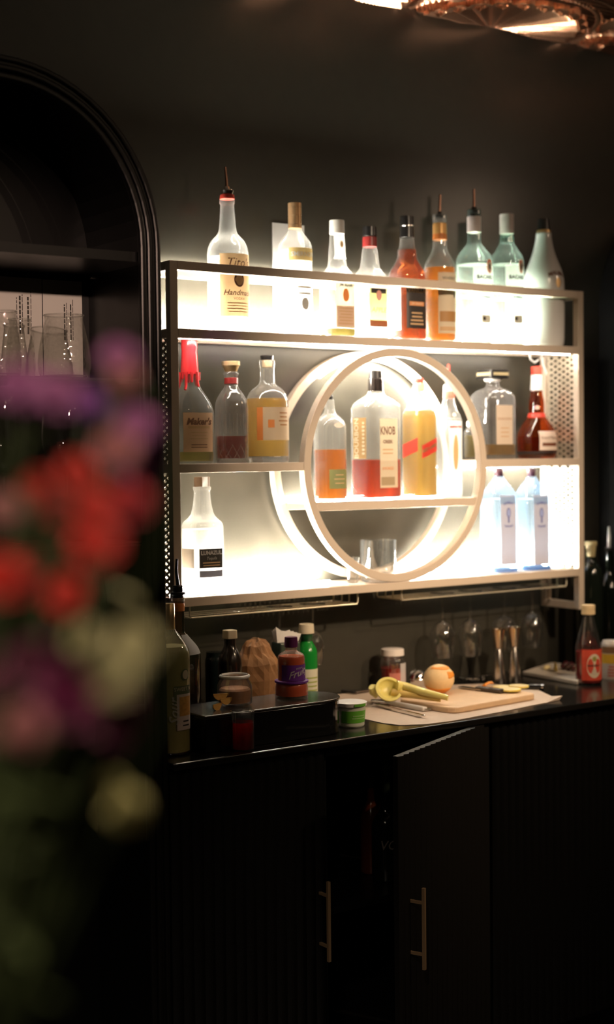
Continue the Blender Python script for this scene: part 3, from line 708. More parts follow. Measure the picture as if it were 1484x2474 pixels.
for cx, ct, lb, sp_, tp in ((1146, 524, 'clear rum bottle with pink white sleeve and copper spout', True, 562), (1225, 518, 'clear rum bottle with white screw cap beside white coconut bottle', False, 566)):
    h = 43.5 if sp_ else 40
    b = Vs('rum_bottle', lb, cx, YB, Z2, [(838, h-1), (818, h), (650, h), (632, h), (618, h-4), (607, h-12), (598, 24), (588, 17.5), (570, 16), (530, 15), (522, 15), (520, 16.5), (508, 16.5), (506, 15)][:10 if not sp_ else 14], gl=GREENISH)
    b.liq(640, L_CLEAR, name='rum'); b.sleeve(tp, ct, 17, 17, mat('pinkish_white_sleeve', (0.78, 0.68, 0.64), 0.45), 'neck_sleeve' if sp_ else 'screw_cap', rings=0 if sp_ else 2)
    if sp_: b.sleeve(525, 518, 15, 15, BLACKPL, 'cork_ring'); b.spout(511, 457, hw=14)
    else: b.sleeve(588, 572, 17.5, 17, GREENISH, 'glass_ring')
    o = b.patch(822, 646, 0.078, WHITEL); b.text('BACARDI', 674, 0.014, INK, parent=o, bold=0.0006); b.text('SUPERIOR', 722, 0.008, INK, parent=o, bold=0.0004)
    b.patch(664, 630, 0.022, mat('red_orange_seal', (0.75, 0.20, 0.10), 0.5), 'round_seal', off=0.0012, shape='oval', u0=0.012); b.patch(659, 636, 0.015, CREAML, 'seal_centre', off=0.0015, shape='oval', u0=0.012); b.patch(655, 640, 0.008, INK, 'bat_mark', off=0.0018, shape='oval', u0=0.012)
    b.patch(784, 764, 0.034, mat('pale_olive_box', (0.60, 0.60, 0.50), 0.6), 'small_panel', off=0.0009, parent=o); b.patch(778, 768, 0.009, INK, 'diamond_mark', off=0.0012, u0=-0.008, parent=o, shape='oval')
b = Vs('coconut_rum_bottle', 'opaque white coconut rum bottle with black cap, right end of top shelf', 1314, YB, Z2, [(838, 46), (822, 49), (760, 50), (700, 50), (675, 49), (655, 44), (635, 36), (615, 28.5), (595, 23), (575, 19.5), (566, 19), (562, 17)], gl=mat('white_glazed_glass', (0.78, 0.77, 0.75), 0.15, coat=0.5), top_open=False)
b.sleeve(565, 556, 18, 17, GOLDF, 'cap_ring'); b.sleeve(556, 530, 15, 13, BLACKPL, 'cap')
b.text('MALIBU', 664, 0.0165, BROWN, arc=10.0, u0=-0.003, off=0.0008, bold=0.0005); b.patch(700, 676, 0.018, GOLDF, 'sun_emblem', off=0.0008, shape='oval', u0=0.0)
mb = MB()
for i in range(9):
    a = PI*i/8; c0_ = (0.0+0.011*math.cos(a), 0.009*math.sin(a)); c1_ = (0.0+0.018*math.cos(a), 0.015*math.sin(a)); zc = b.z(686)
    px_, pz_ = -(c1_[1]-c0_[1])*0.12, (c1_[0]-c0_[0])*0.12
    mb.add([b.surf(c0_[0]+px_, zc+c0_[1]+pz_, 0.0009), b.surf(c0_[0]-px_, zc+c0_[1]-pz_, 0.0009), b.surf(c1_[0], zc+c1_[1], 0.0009)], [(0, 1, 2)])
mb.build('palm_fronds', BROWN, b.root)
# card on the wall
p0, p1 = onY(660, 700, YW-0.001), onY(735, 545, YW-0.001)
cd_ = MB().box((float(p0[0]), YW-0.0016, Z2+0.02), (float(p1[0]), YW-0.0004, float(onY(660, 538, YW)[2]))).build('wall_card', PAPER); tag(cd_, 'blank white card fixed on wall behind the copper capped bottle', 'card')

# --- middle left
WAX = mat('red_wax', (0.75, 0.03, 0.04), 0.22, coat=0.4)
b = Vs('bourbon_bottle', 'squarish bourbon bottle with dripping red wax neck, left of middle shelf', 459, YB, Z3, [(1116, 54), (1100, 56), (1010, 57), (990, 55), (972, 49), (955, 38), (940, 28), (925, 23), (890, 20.5), (850, 18), (822, 17)], n=3.2, asp=0.75)
b.liq(1092, PALEL, name='bourbon')
z0, z1 = b.z(905), b.z(820); wx = loft([(z, b.rad(z)+0.0012 + (0.0015 if z > b.z(842) else 0), 1, 2) for z in np.linspace(z0, z1-0.001, 14)]+[(z1, 0.013, 1, 2)], 32).build('red_wax_seal', WAX, b.root, smooth=True)
for i, a in enumerate([-2.6, -2.0, -1.4, -0.9, -0.3, 0.4, 1.1, 1.9, 2.7]):
    L = [18, 34, 12, 38, 20, 30, 14, 26, 18][i]; pts = [(math.sin(a)*(b.rad(b.z(y))+0.0005), -math.cos(a)*(b.rad(b.z(y))+0.0005), b.z(y)) for y in np.linspace(900, 905+L, 6)]
    MB().tube(pts, [0.005, 0.0045, 0.004, 0.0036, 0.0034, 0.003], 10).build('wax_drip', WAX, wx, smooth=True)
o = b.patch(1092, 998, 0.082, mat('tan_orange_label', (0.78, 0.50, 0.30), 0.7, transl=0.25)); b.text("Maker's", 1020, 0.022, BROWN, parent=o, shear=0.25, bold=0.0009); b.patch(1036, 1030, 0.06, KRAFT, 'label_rule', off=0.0008, parent=o); b.lines(1064, 1042, 0.055, 3, KRAFT, parent=o); b.lines(1084, 1072, 0.06, 2, BROWN, parent=o)
b.patch(1092, 1040, 0.04, WHITEL, 'side_label', face=1)
CUT = thin_glass('cut_crystal', (0.95, 0.94, 0.95), (0.5, 0.45, 0.50), 1.0, 0.02, 0.35, 55)
b = Vs('decanter_bottle', 'slim fluted decanter bottle with flared gold stopper, middle left shelf', 559, YB, Z3, [(1117, 37), (1100, 39.5), (1000, 40), (985, 40), (968, 37), (952, 29), (940, 20), (930, 16), (912, 16), (904, 19), (898, 17)], gl=CUT)
b.liq(1054, PLUML, name='whiskey', gap=0.004, zb=0.012)
b.sleeve(928, 913, 16.8, 16.8, MAROON, 'maroon_ribbon'); st = b.sleeve(898, 884, 15, 20, GOLDF, 'stopper'); b.sleeve(884, 873, 22, 22, mat('gold_cap', (0.74, 0.56, 0.30), 0.3, metal=0.6), 'stopper_top')
mb = MB()
for i in range(14):
    a = 2*PI*i/14; r = b.rad(0.06)+0.0006; mb.tube([(r*math.cos(a), r*math.sin(a), b.z(1050)), (r*math.cos(a), r*math.sin(a), b.z(1000))], 0.0012, 6)
mb.build('vertical_flutes', CLEAR, b.root, smooth=True)
mb = MB()
for i in range(12):
    for sg in (1, -1):
        pts = []
        for j in range(7): a = 2*PI*(i+sg*j*0.18)/12; r = b.rad(0.03)+0.0005; pts.append((r*math.cos(a), r*math.sin(a), 0.006+0.040*j/6))
        mb.tube(pts, 0.0009, 5)
mb.build('cut_lattice', CLEAR, b.root, smooth=True)
b = Vs('spirit_bottle', 'round shouldered bottle of golden spirit with pale label and black stopper', 646, YB, Z3, [(1118, 50), (1100, 51), (975, 51), (962, 49), (950, 44), (940, 35), (932, 24), (924, 19), (905, 17.5), (890, 17.5), (888, 19.5), (872, 19.5), (870, 18)])
b.liq(963, GOLDL, name='spirit', zb=0.016); loft([(0.001, b.rad(0.005)*0.95, 1, 2), (0.014, b.rad(0.01)*0.97, 1, 2)], 40).build('thick_glass_base', liquid('solid_glass', (0.95, 0.93, 0.92), 1.5, haze=0.15), b.root, smooth=True)
b.sleeve(870, 859, 15, 16, BLACKPL, 'stopper'); b.sleeve(888, 870, 12, 12, CORKM, 'cork')
o = b.patch(1064, 985, 0.088, mat('pale_peach_label', (0.82, 0.66, 0.46), 0.6, transl=0.3)); b.patch(1064, 985, 0.016, ORANGEL, 'orange_stripe', u0=-0.051, off=0.0006, parent=o); b.patch(1034, 1015, 0.016, ORANGEL, 'orange_square', u0=-0.022, off=0.0008, parent=o); b.lines(1032, 994, 0.035, 4, _M['tan_ink'], u0=0.014, parent=o)
# --- in the ring
RY = 0.078
b = Vs('whiskey_bottle', 'small whiskey bottle with olive green label, left in the ring', 797, RY, ZR, [(1203, 38), (1190, 39.5), (1050, 39.5), (1030, 39), (1018, 34), (1008, 25), (1000, 16), (990, 12.5), (980, 11.5), (965, 11)])
b.liq(1086, AMBER, name='whiskey'); b.sleeve(965, 955, 8, 8, BLACKPL, 'stopper'); o = b.patch(1180, 1134, 0.058, mat('olive_label', (0.20, 0.22, 0.08), 0.6)); b.lines(1172, 1142, 0.035, 3, KRAFT, parent=o, frac=0.2); b.patch(1034, 1022, 0.03, mat('pale_stamp', (0.7, 0.6, 0.5), 0.6, transl=0.3), 'shoulder_stamp', shape='oval')
b = Vs('bourbon_bottle', 'big rectangular bourbon bottle with tan label, centre of the ring', 908, RY, ZR, [(1209, 59), (1195, 61), (1000, 61), (985, 60), (975, 54), (966, 42), (958, 27), (950, 20), (940, 18.5), (925, 17.5), (915, 17)], n=6.0, asp=0.72, rot=0.12)
b.liq(1110, REDL, name='bourbon'); b.sleeve(915, 896, 17, 16, BLACKPL, 'stopper'); b.sleeve(946, 915, 19, 18, mat('black_wax_sleeve', (0.02, 0.015, 0.014), 0.15, coat=0.5), 'neck_sleeve')
o = b.patch(1178, 1012, 0.066, CREAML, u0=0.004); b.text('KNOB', 1042, 0.030, BROWN, parent=o, sx=0.66, bold=0.0006); b.text('CREEK', 1068, 0.012, BROWN, parent=o, bold=0.0004); b.lines(1100, 1082, 0.045, 2, KRAFT, parent=o); b.patch(1172, 1152, 0.05, mat('taupe_band', (0.38, 0.28, 0.16), 0.6), 'label_band', off=0.0009, parent=o); b.text('SMOKED', 1132, 0.011, ORANGEL, parent=o)
o = b.patch(1108, 1010, 0.048, mat('brown_side_label', (0.42, 0.26, 0.10), 0.6, transl=0.1), 'side_label', face=1); b.text('BOURBON', 1059, 0.022, CREAML, face=1, vert=True, parent=o, u0=-0.011, bold=0.0004); b.lines(1100, 1018, 0.010, 9, CREAML, face=1, u0=0.014, parent=o, frac=0.6)
b = Vs('scotch_bottle', 'square scotch bottle of golden whisky with slanted red label in the ring', 1013, RY, ZR, [(1203, 40), (1190, 41), (1010, 41), (998, 38), (985, 31), (970, 24), (955, 19.5), (940, 16.5), (925, 14)], n=5.0, asp=1.0, rot=0.15)
b.liq(992, GOLDL, name='whisky'); b.sleeve(926, 914, 11, 11, RED, 'screw_cap'); b.sleeve(945, 926, 14.5, 13.5, mat('peach_foil', (0.80, 0.50, 0.30), 0.4), 'neck_sleeve')
o = b.patch(1098, 1066, 0.064, RED, tilt=0.35, u0=0.002); b.text('RED LABEL', 1082, 0.012, GOLDF, parent=o, tilt=0.35, bold=0.0004); b.patch(1098, 1066, 0.055, RED, 'side_label', face=1, tilt=0.35)
b = Vs('gin_bottle', 'slim clear gin bottle with red lettered label, right in the ring', 1085, RY, ZR, [(1203, 30), (1190, 31), (1030, 32), (1015, 31), (1003, 27), (990, 20), (978, 16), (962, 14), (930, 13)], n=4.0, asp=0.85)
b.liq(1010, L_CLEAR, name='gin'); b.sleeve(930, 905, 9, 9, BLACKPL, 'pourer'); b.sleeve(905, 880, 4, 3, RED, 'red_tip'); b.sleeve(946, 930, 13.5, 13, WHITEPL, 'neck_sleeve'); b.sleeve(962, 946, 14.5, 14, mat('coral_band', (0.85, 0.25, 0.18), 0.5), 'neck_band')
o = b.patch(1160, 1018, 0.046, WHITEL); b.text('BEEFEATER', 1032, 0.0085, RED, parent=o, bold=0.0006); b.patch(1135, 1050, 0.018, mat('gold_red_figure', (0.72, 0.45, 0.20), 0.6), 'standing_figure', shape='oval', off=0.0009, parent=o)
b = Vs('liqueur_bottle', 'short pale yellow bottle mostly hidden behind the right side of the ring', 1136, 0.105, Z3, [(1108, 13), (1100, 14), (1050, 14), (1040, 12), (1034, 8), (1028, 7), (1020, 7)])
b.liq(1052, PALEL, name='liqueur'); b.sleeve(1030, 1018, 8, 8, WHITEPL, 'cap')
# --- middle right
b = Vs('amaretto_bottle', 'square amaretto bottle with flat square black and gold cap', 1191, YB, Z3, [(1106, 53), (1095, 54), (975, 54), (962, 53), (952, 48), (944, 38), (938, 22), (932, 16), (922, 15.5)], n=5.0, asp=0.9, gl=CUT)
b.liq(1074, GOLDL, name='amaretto', zb=0.012)
b.sleeve(921, 915, 20, 22, WHITEPL, 'cork_flange'); cp = b.sleeve(915, 894, 30, 30, BLACKPL, 'square_cap', n=9)
kr = 30/b.k
MB().box((-kr*0.8, -kr-0.0006, b.z(908)), (kr*0.8, -kr+0.001, b.z(901))).box((-kr-0.0006, -kr*0.8, b.z(908)), (-kr+0.001, kr*0.8, b.z(901))).build('gold_plate', mat('dull_gold_plate', (0.34, 0.27, 0.15), 0.5), cp)
o = b.patch(1074, 980, 0.062, mat('beige_label', (0.76, 0.62, 0.48), 0.6, transl=0.25)); b.text('DISARONNO', 1013, 0.0095, _M['tan_ink'], parent=o); b.lines(1060, 1030, 0.04, 3, KRAFT, parent=o, frac=0.25)
b = Vs('orange_liqueur_bottle', 'bell shaped dark orange liqueur bottle with red cap beside the mesh', 1297, YB, Z3, [(1100, 45), (1090, 47.5), (1062, 48), (1048, 46), (1034, 40), (1020, 31), (1008, 22), (998, 18), (985, 18.5), (970, 18), (955, 15), (943, 14), (910, 13)], gl=thin_glass('amber_glass', (0.75, 0.30, 0.10), (0.45, 0.10, 0.02), hcol=(0.70, 0.14, 0.04)))
b.liq(1056, DAMBER, name='liqueur'); b.sleeve(906, 886, 13.5, 13.5, RED, 'screw_cap'); b.sleeve(944, 906, 15, 13.5, WHITEPL, 'neck_sleeve')
b.sleeve(1010, 998, 22.5, 20, RED, 'red_ribbon'); b.patch(990, 980, 0.016, mat('pink_seal', (0.85, 0.50, 0.42), 0.5), 'wax_seal', shape='oval', face=-0.7)
o = b.patch(1088, 1042, 0.072, mat('pink_cream_label', (0.80, 0.66, 0.56), 0.6, transl=0.15)); b.text('Grand Marnier', 1058, 0.0105, BROWN, parent=o); b.patch(1078, 1070, 0.055, BROWN, 'label_bar', off=0.0009, parent=o); b.sleeve(1096, 1090, 48, 48.5, BLACKL, 'black_band')
# --- bottom shelf
b = Vs('tequila_bottle', 'square shouldered clear tequila bottle with dark label, left of bottom shelf', 489, YB, Z4, [(1436, 49), (1425, 50.5), (1285, 50.5), (1270, 50), (1261, 46), (1253, 37), (1245, 29), (1236, 25), (1215, 21.5), (1190, 19.5), (1184, 20), (1182, 21.5), (1176, 21.5)], n=4.5, asp=0.9)
b.liq(1278, L_CLEAR, name='tequila'); b.sleeve(1176, 1152, 19, 19, mat('dark_wood_stopper', (0.07, 0.035, 0.015), 0.5), 'stopper'); b.patch(1176, 1152, 0.014, WHITEL, 'paper_strip', u0=-0.004, off=0.0012)
o = b.patch(1370, 1324, 0.066, BLACKL); b.text('LUNAZUL', 1334, 0.013, WHITEL, parent=o, bold=0.0006); b.text('Tequila', 1347, 0.010, WHITEL, parent=o, shear=0.3); b.lines(1367, 1354, 0.055, 2, KRAFT, parent=o)
b.patch(1392, 1376, 0.066, GREYB, 'blue_band'); b.patch(1370, 1324, 0.058, mat('brown_grey_label', (0.10, 0.075, 0.05), 0.5), 'side_label', face=1); b.patch(1392, 1376, 0.058, GREYB, 'side_band', face=1)
for cx, lb in ((1206, 'pale blue square gin bottle with crest label, left of a matching pair'), (1285, 'pale blue square gin bottle with crest label, nearest the mesh panel')):
    b = Vs('gin_bottle', lb, cx, YB, Z4, [(1385, 44), (1376, 45.5), (1260, 45), (1215, 44), (1200, 42), (1188, 37), (1176, 28), (1166, 20), (1158, 14), (1152, 11.5), (1150, 11)], gl=BLUEGL, n=5.0, asp=0.85, group='pale blue gin bottles')
    b.liq(1205, L_CLEAR, name='gin'); b.sleeve(1152, 1131, 10.5, 10.5, mat('dark_plum_cap', (0.05, 0.015, 0.03), 0.35), 'screw_cap')
    b.sleeve(1385, 1377, 46, 46.5, mat('blue_glass_foot', (0.38, 0.60, 0.95), 0.15), 'blue_base', n=5, asp=0.85) if False else loft([(0.0005, b.rad(0.006)*0.97, 0.85, 5), (0.009, b.rad(0.01)*0.975, 0.85, 5)], 40).build('blue_base', mat('blue_glass_foot', (0.38, 0.60, 0.95), 0.15, transl=0.4), b.root, smooth=True)
    o = b.patch(1362, 1196, 0.058, mat('lilac_white_label', (0.52, 0.52, 0.62), 0.5, transl=0.03)); lav = mat('lavender_print', (0.16, 0.18, 0.42), 0.5)
    b.text('BOMBAY', 1214, 0.009, lav, parent=o, arc=14.0, bold=0.0003); b.patch(1250, 1226, 0.016, lav, 'portrait_oval', shape='oval', off=0.0009, parent=o); b.patch(1247, 1229, 0.011, mat('pale_lilac', (0.35, 0.42, 0.75), 0.5), 'portrait', shape='oval', off=0.0012, parent=o); b.text('SAPPHIRE', 1271, 0.0075, lav, parent=o, arc=-12.0, bold=0.0003); b.patch(1262, 1250, 0.006, lav, 'crest_stem', off=0.0009, parent=o)
# glasses on the bottom shelf
x, z, k = on_shelf_px(917, 1304, 0.05); r_ = thing('rocks_glass', 'rocks glass with small ice cubes standing under the ring shelf', 'glass', (x, 0.055, Z4+0.0))
hh = z-Z4; rr = 44/k; polyl('glass_wall', WINE, r_, [(rr*.93, 0.001), (rr*.96, 0.004), (rr, hh), (rr-0.0025, hh), (rr*.9, 0.012), (0.001, 0.011)], 44); loft([(0.0012, rr*.9, 1, 2), (0.010, rr*.9, 1, 2)], 40).build('thick_base', _M['solid_glass'], r_, smooth=True)
for q_ in range(6):
    a = 2*PI*q_/6+.3; m_ = MB(); d_ = rr*.45; c_ = (d_*math.cos(a), d_*math.sin(a)); sz = 0.011
    m_.box((c_[0]-sz/2, c_[1]-sz/2, 0.0125), (c_[0]+sz/2, c_[1]+sz/2, 0.0125+sz)); o = m_.build('ice_cube', _M['solid_glass'], bevel=0.002); o.location = r_.location; tag(o, 'small clear ice cube lying in the rocks glass under the ring', 'ice', 'ice cubes in the rocks glass')
x, z, k = on_shelf_px(852, 1346, 0.05); r_ = thing('shot_glass', 'short shot glass left of the rocks glass on bottom shelf', 'glass', (x, 0.05, Z4)); polyl('glass_wall', WINE, r_, [(0.013, 0.001), (0.0145, 0.003), (0.018, z-Z4), (0.016, z-Z4), (0.012, 0.010), (0.001, 0.009)], 32); loft([(0.0012, .012, 1, 2), (0.008, .012, 1, 2)], 30).build('thick_base', _M['solid_glass'], r_, smooth=True)

# ================================================================== ON THE COUNTER
CT = ZC
def VC(name, label, px, ybase, rows, **k):
    k.setdefault('gl', WINE)
    Y = k.pop('Y', None)
    if Y is None: Y = float(onZ(px, ybase, CT)[1]) + 0.02
    return Vs(name, label, px, Y, CT, [(ybase, rows[0][1])] + rows, **k)
b = VC('mixer_bottle', 'tall bottle of cloudy yellow sour mixer at left end of counter', 410, 1808, [(1780, 48), (1600, 48.5), (1580, 48), (1565, 44), (1548, 34), (1530, 21), (1518, 13), (1500, 12), (1460, 12), (1456, 13)], Y=-0.255)
b.liq(1560, mat('cloudy_yellow_mixer', (0.46, 0.40, 0.14), 0.45), name='cloudy_mixer', gap=0.002)
b.sleeve(1520, 1458, 13.5, 13, GOLDF, 'gold_neck_foil')
DKG = mat('dark_green_print', (0.09, 0.11, 0.05), 0.6); o = b.patch(1694, 1652, 0.045, DKG, u0=0.008); b.text('SWEET N', 1660, 0.011, CREAML, parent=o, u0=0.008, off=0.0011); b.patch(1640, 1612, 0.022, DKG, 'round_emblem', shape='oval', u0=0.014, parent=o); b.patch(1637, 1615, 0.017, CREAML, 'emblem_face', shape='oval', u0=0.014, parent=o, off=0.0009)
o = b.patch(1758, 1672, 0.040, mat('mauve_white_label', (0.66, 0.55, 0.50), 0.6), 'picture_label', u0=0.011, off=0.0008); b.patch(1724, 1678, 0.032, mat('orange_picture', (0.62, 0.32, 0.07), 0.6, var=0.5, bscale=120), 'cocktail_picture', u0=0.013, off=0.0012, parent=o); b.lines(1752, 1732, 0.024, 2, INK, u0=0.014, off=0.0012, parent=o)
b.text('Sour', 1714, 0.030, WHITEL, vert=True, shear=0.4, u0=-0.014, off=0.0009, bold=0.0006)
b = VC('liqueur_bottle', 'dark bottle with orange neck band, black pourer and white shoulder label', 432, 1760, [(1700, 52), (1600, 53), (1580, 52), (1562, 44), (1545, 30), (1530, 18), (1520, 15), (1490, 14.5), (1450, 14), (1444, 15)], Y=-0.10, gl=thin_glass('dark_brown_glass', (0.30, 0.22, 0.15), (0.08, 0.05, 0.03), haze=0.03, hcol=(0.3, 0.2, 0.12)))
b.sleeve(1476, 1457, 15.2, 15, ORANGEL, 'orange_band'); b.sleeve(1452, 1444, 16, 16, CLEAR, 'glass_lip'); b.sleeve(1444, 1414, 13, 12, BLACKPL, 'pourer_cork', rings=3); b.sleeve(1436, 1430, 18, 18, BLACKPL, 'pourer_flange')
MB().tube([(0, 0, b.z(1416)), (-0.004, 0, b.z(1380)), (-0.002, 0, b.z(1350))], [0.0042, 0.0036, 0.003], 12).build('spout', BLACKPL, b.root, smooth=True); b.patch(1578, 1532, 0.052, WHITEL, 'shoulder_label', u0=0.022)
b.liq(1680, mat('dark_syrup', (0.02, 0.01, 0.006), 0.2), name='liqueur')

# black lidded caddy with a rounded right end
zb1 = float(onY(700, 1704, -0.315)[2]); xa_ = float(onY(487, 1800, -0.30)[0]); xb_ = float(onY(808, 1740, -0.24)[0])
def pill(x0, x1, y0, y1, z0, z1, K=20):
    r = (y1-y0)/2; cy2 = (y0+y1)/2; pts = [(x0, y0), (x1-r, y0)] + [(x1-r+r*math.sin(PI*k/K), cy2-r*math.cos(PI*k/K)) for k in range(1, K)] + [(x1-r, y1), (x0, y1)]
    return prism(pts, z0, z1)
bx_ = thing('bar_caddy', 'glossy black lidded bar caddy with rounded right end near counter edge', 'caddy', (0, 0, CT))
GLB = mat('glossy_black_plastic', (0.008, 0.008, 0.008), 0.08, spec=0.5)
pill(xa_+0.003, xb_-0.003, -0.312, -0.165, 0.0005, zb1-CT-0.006).build('caddy_body', GLB, bx_, bevel=0.002)
pill(xa_, xb_, -0.315, -0.162, zb1-CT-0.0055, zb1-CT).build('caddy_lid', mat('satin_black_lid', (0.03, 0.026, 0.022), 0.22), bx_, bevel=0.0018)
BT = zb1
b = Vs('juice_bottle', 'orange red juice bottle with purple cap and label on the black caddy', 704, -0.225, BT, [(1702, 37), (1694, 39.5), (1665, 40), (1652, 38), (1646, 34), (1640, 33), (1606, 33), (1598, 33), (1588, 32.5), (1580, 29), (1574, 18), (1570, 14), (1562, 13.5)], gl=thin_glass('pet_plastic', (0.95, 0.88, 0.85), (0.6, 0.45, 0.4)))
b.liq(1584, mat('orange_red_juice', (0.62, 0.10, 0.02), 0.25), name='juice', gap=0.0015); b.sleeve(1563, 1538, 16.5, 15.5, mat('purple_cap', (0.10, 0.02, 0.09), 0.3), 'screw_cap', rings=0)
PURP = mat('purple_label', (0.14, 0.03, 0.28), 0.45); o = b.patch(1641, 1603, 0.085, PURP, off=0.0008); b.text('Fruity', 1622, 0.022, WHITEL, parent=o, shear=0.3, tilt=0.3, off=0.0014, bold=0.0004); b.sleeve(1648, 1642, 41, 41, PURP, 'purple_ring'); b.text('FRESH', 1611, 0.006, WHITEL, parent=o, off=0.0014, tilt=0.2)
b = VC('lime_juice_bottle', 'green lime juice bottle with cream cap and pale label', 741, 1690, [(1670, 25.5), (1580, 26), (1568, 24), (1556, 18), (1548, 14), (1532, 14)], Y=0.02, gl=mat('green_plastic', (0.015, 0.30, 0.04), 0.2, transl=0.25), top_open=False)
b.sleeve(1530, 1507, 19, 18, CREAML, 'screw_cap', rings=0); b.sleeve(1548, 1530, 15, 15, mat('dark_green_collar', (0.01, 0.06, 0.02), 0.3), 'collar'); o = b.patch(1684, 1614, 0.055, mat('pale_yellow_label', (0.70, 0.66, 0.50), 0.6)); b.lines(1670, 1630, 0.035, 4, mat('lime_ink', (0.35, 0.40, 0.08), 0.6), parent=o)

# red syrup jar heaped with orange slices, at the counter edge
jx, jz, jk = on_shelf_px(585, 1720, -0.335)
jr = thing('syrup_jar', 'clear jar of red syrup in front of the black caddy', 'jar', (jx, -0.338, CT)); rj = 27/jk
polyl('glass_wall', WINE, jr, [(rj*.9, 0.001), (rj, 0.004), (rj, 0.070), (rj*1.06, 0.086), (rj*1.1, 0.088), (rj*1.04, 0.0885), (rj*.96, 0.070), (rj*.95, 0.006), (0.001, 0.005)], 40)
loft([(0.006, rj*.94, 1, 2), (0.064, rj*.94, 1, 2)], 40).build('red_syrup', liquid('red_syrup', (0.85, 0.03, 0.03), 1.36, haze=0.6), jr, smooth=True)
PEACH = mat('peach_flesh', (0.72, 0.36, 0.20), 0.55, bump=0.2, bscale=80, var=0.2); PEEL = mat('orange_peel', (0.80, 0.30, 0.04), 0.5, bump=0.2, bscale=150)
gj, gz, gk = on_shelf_px(568, 1720, -0.235)
gr = thing('fruit_jar', 'squat glass jar of pale peach slices standing on the black caddy', 'jar', (gj, -0.235, BT)); rg = 42/gk; hg = float(onY(568, 1628, -0.235)[2])-BT
polyl('glass_wall', WINE, gr, [(rg*.85, 0.001), (rg, 0.006), (rg, hg*.66), (rg*.80, hg*.86), (rg*.78, hg), (rg*.75, hg), (rg*.93, hg*.6), (rg*.93, 0.008), (0.001, 0.007)], 40)
MB().tube([((rg*.8)*math.cos(a), (rg*.8)*math.sin(a), hg*.93) for a in [2*PI*i/36 for i in range(37)]], 0.004, 8).build('white_rim_band', WHITEPL, gr, smooth=True)
loft([(0.008, rg*.9, 1, 2), (hg*.5, rg*.91, 1, 2), (hg*.56, rg*.8, 1, 2)], 40).build('peach_pulp', PEACH, gr, smooth=True)
def wedge(name, label, cat, loc, r, rz, tiltx, m_out, m_in, group=None):
    root = thing(name, label, cat, loc, group, rz); root.rotation_euler = (tiltx, 0, rz); K = 14
    v = [(r*math.cos(PI*k/K), 0, -r*math.sin(PI*k/K)*0.85) for k in range(K+1)]; th = r*0.30
    a = [(x, -th*(1-abs(x)/r*0.9), z) for x, _, z in v]; c = [(x, th*(1-abs(x)/r*0.9), z) for x, _, z in v]
    MB().add(a+c, [(k, k+1, K+2+k, K+1+k) for k in range(K)]).build('peel', m_out, root, smooth=True)
    MB().add(a+c+[(-r, 0, 0), (r, 0, 0)], [tuple(range(K, -1, -1)), tuple(range(K+1, 2*K+2)), (0, K+1, 2*K+1, K)]).build('flesh', m_in, root, smooth=False); return root
FLESH = mat('orange_flesh', (0.80, 0.45, 0.12), 0.5, bump=0.2, bscale=120)
for i, (px, py) in enumerate(((528, 1652), (540, 1664), (516, 1648))):
    p = onY(px, py, -0.25); wedge('orange_slice', ['curled orange slice leaning at left of the peach jar', 'orange slice lying against the peach jar front', 'small orange slice furthest left by the peach jar'][i], 'fruit', (float(p[0]), -0.258-0.004*i, BT+0.014+0.010*(2-i)), 0.017, 0.3*i-0.2, 0.2, PEEL, FLESH, 'orange slices by the peach jar')

# crumpled things behind the caddy
def crumple(name, label, cat, px, pyc, Y, rx, ry, rz_, m, seed, amp=0.22, zmin=None):
    rnd = random.Random(seed); c = onY(px, pyc, Y); N = 26; Mn = 16; v = []; f = []
    ph = [(rnd.uniform(0, 6.3), rnd.uniform(0, 6.3), rnd.randint(2, 6), rnd.randint(2, 6)) for _ in range(7)]
    for j in range(Mn+1):
        t = PI*j/Mn
        for i in range(N):
            a = 2*PI*i/N; s_ = 1+sum(abs(math.sin(p3*a+p1))*abs(math.sin(p4*t+p2))-0.4 for p1, p2, p3, p4 in ph)*amp/3
            z = float(c[2])+rz_*s_*math.cos(t); v.append((float(c[0])+rx*s_*math.sin(t)*math.cos(a), Y+ry*s_*math.sin(t)*math.sin(a), max(z, zmin or -9)))
    for j in range(Mn):
        for i in range(N): f.append((j*N+i, (j+1)*N+i, (j+1)*N+(i+1) % N, j*N+(i+1) % N))
    o = MB().add(v, f).build(name, m); return tag(o, label, cat)
crumple('paper_bag', 'crumpled tan and orange paper bag between dark bottle and juice bottle', 'bag', 620, 1640, -0.02, 0.062, 0.045, 0.095, mat('tan_bag_paper', (0.34, 0.17, 0.07), 0.75, bump=0.5, bscale=30, var=0.5), 3, zmin=CT+0.001)
NAP = mat('napkin_tissue', (0.80, 0.77, 0.72), 0.85, bump=0.4, bscale=60)
hld = MB().box((-0.03, -0.022, 0), (0.03, 0.022, float(onY(675, 1546, 0.06)[2])-CT)).build('napkin_holder', mat('dark_green_tin', (0.05, 0.07, 0.05), 0.3), bevel=0.004); p = onY(668, 1546, 0.06); hld.location = (float(p[0]), 0.018, CT+0.0005); tag(hld, 'dark green napkin holder behind the tan paper bag', 'holder')
nb = MB(); zt2 = hld.location.z + (float(onY(675, 1546, 0.06)[2])-CT)
for i in range(4):
    a = [(-0.034+0.002*i, -0.012+0.007*i, -0.004), (0.030, -0.012+0.006*i, -0.004), (0.036-0.006*i, -0.016+0.008*i, 0.014+0.003*i), (0.008, -0.010+0.007*i, 0.020), (-0.020, -0.014+0.008*i, 0.024), (-0.036, -0.010+0.006*i, 0.036-0.004*i)]
    nb.add(a+[(x, y+0.0012, z) for x, y, z in a], [tuple(range(6)), tuple(range(11, 5, -1))]+[(k, (k+1) % 6, 6+(k+1) % 6, 6+k) for k in range(6)])
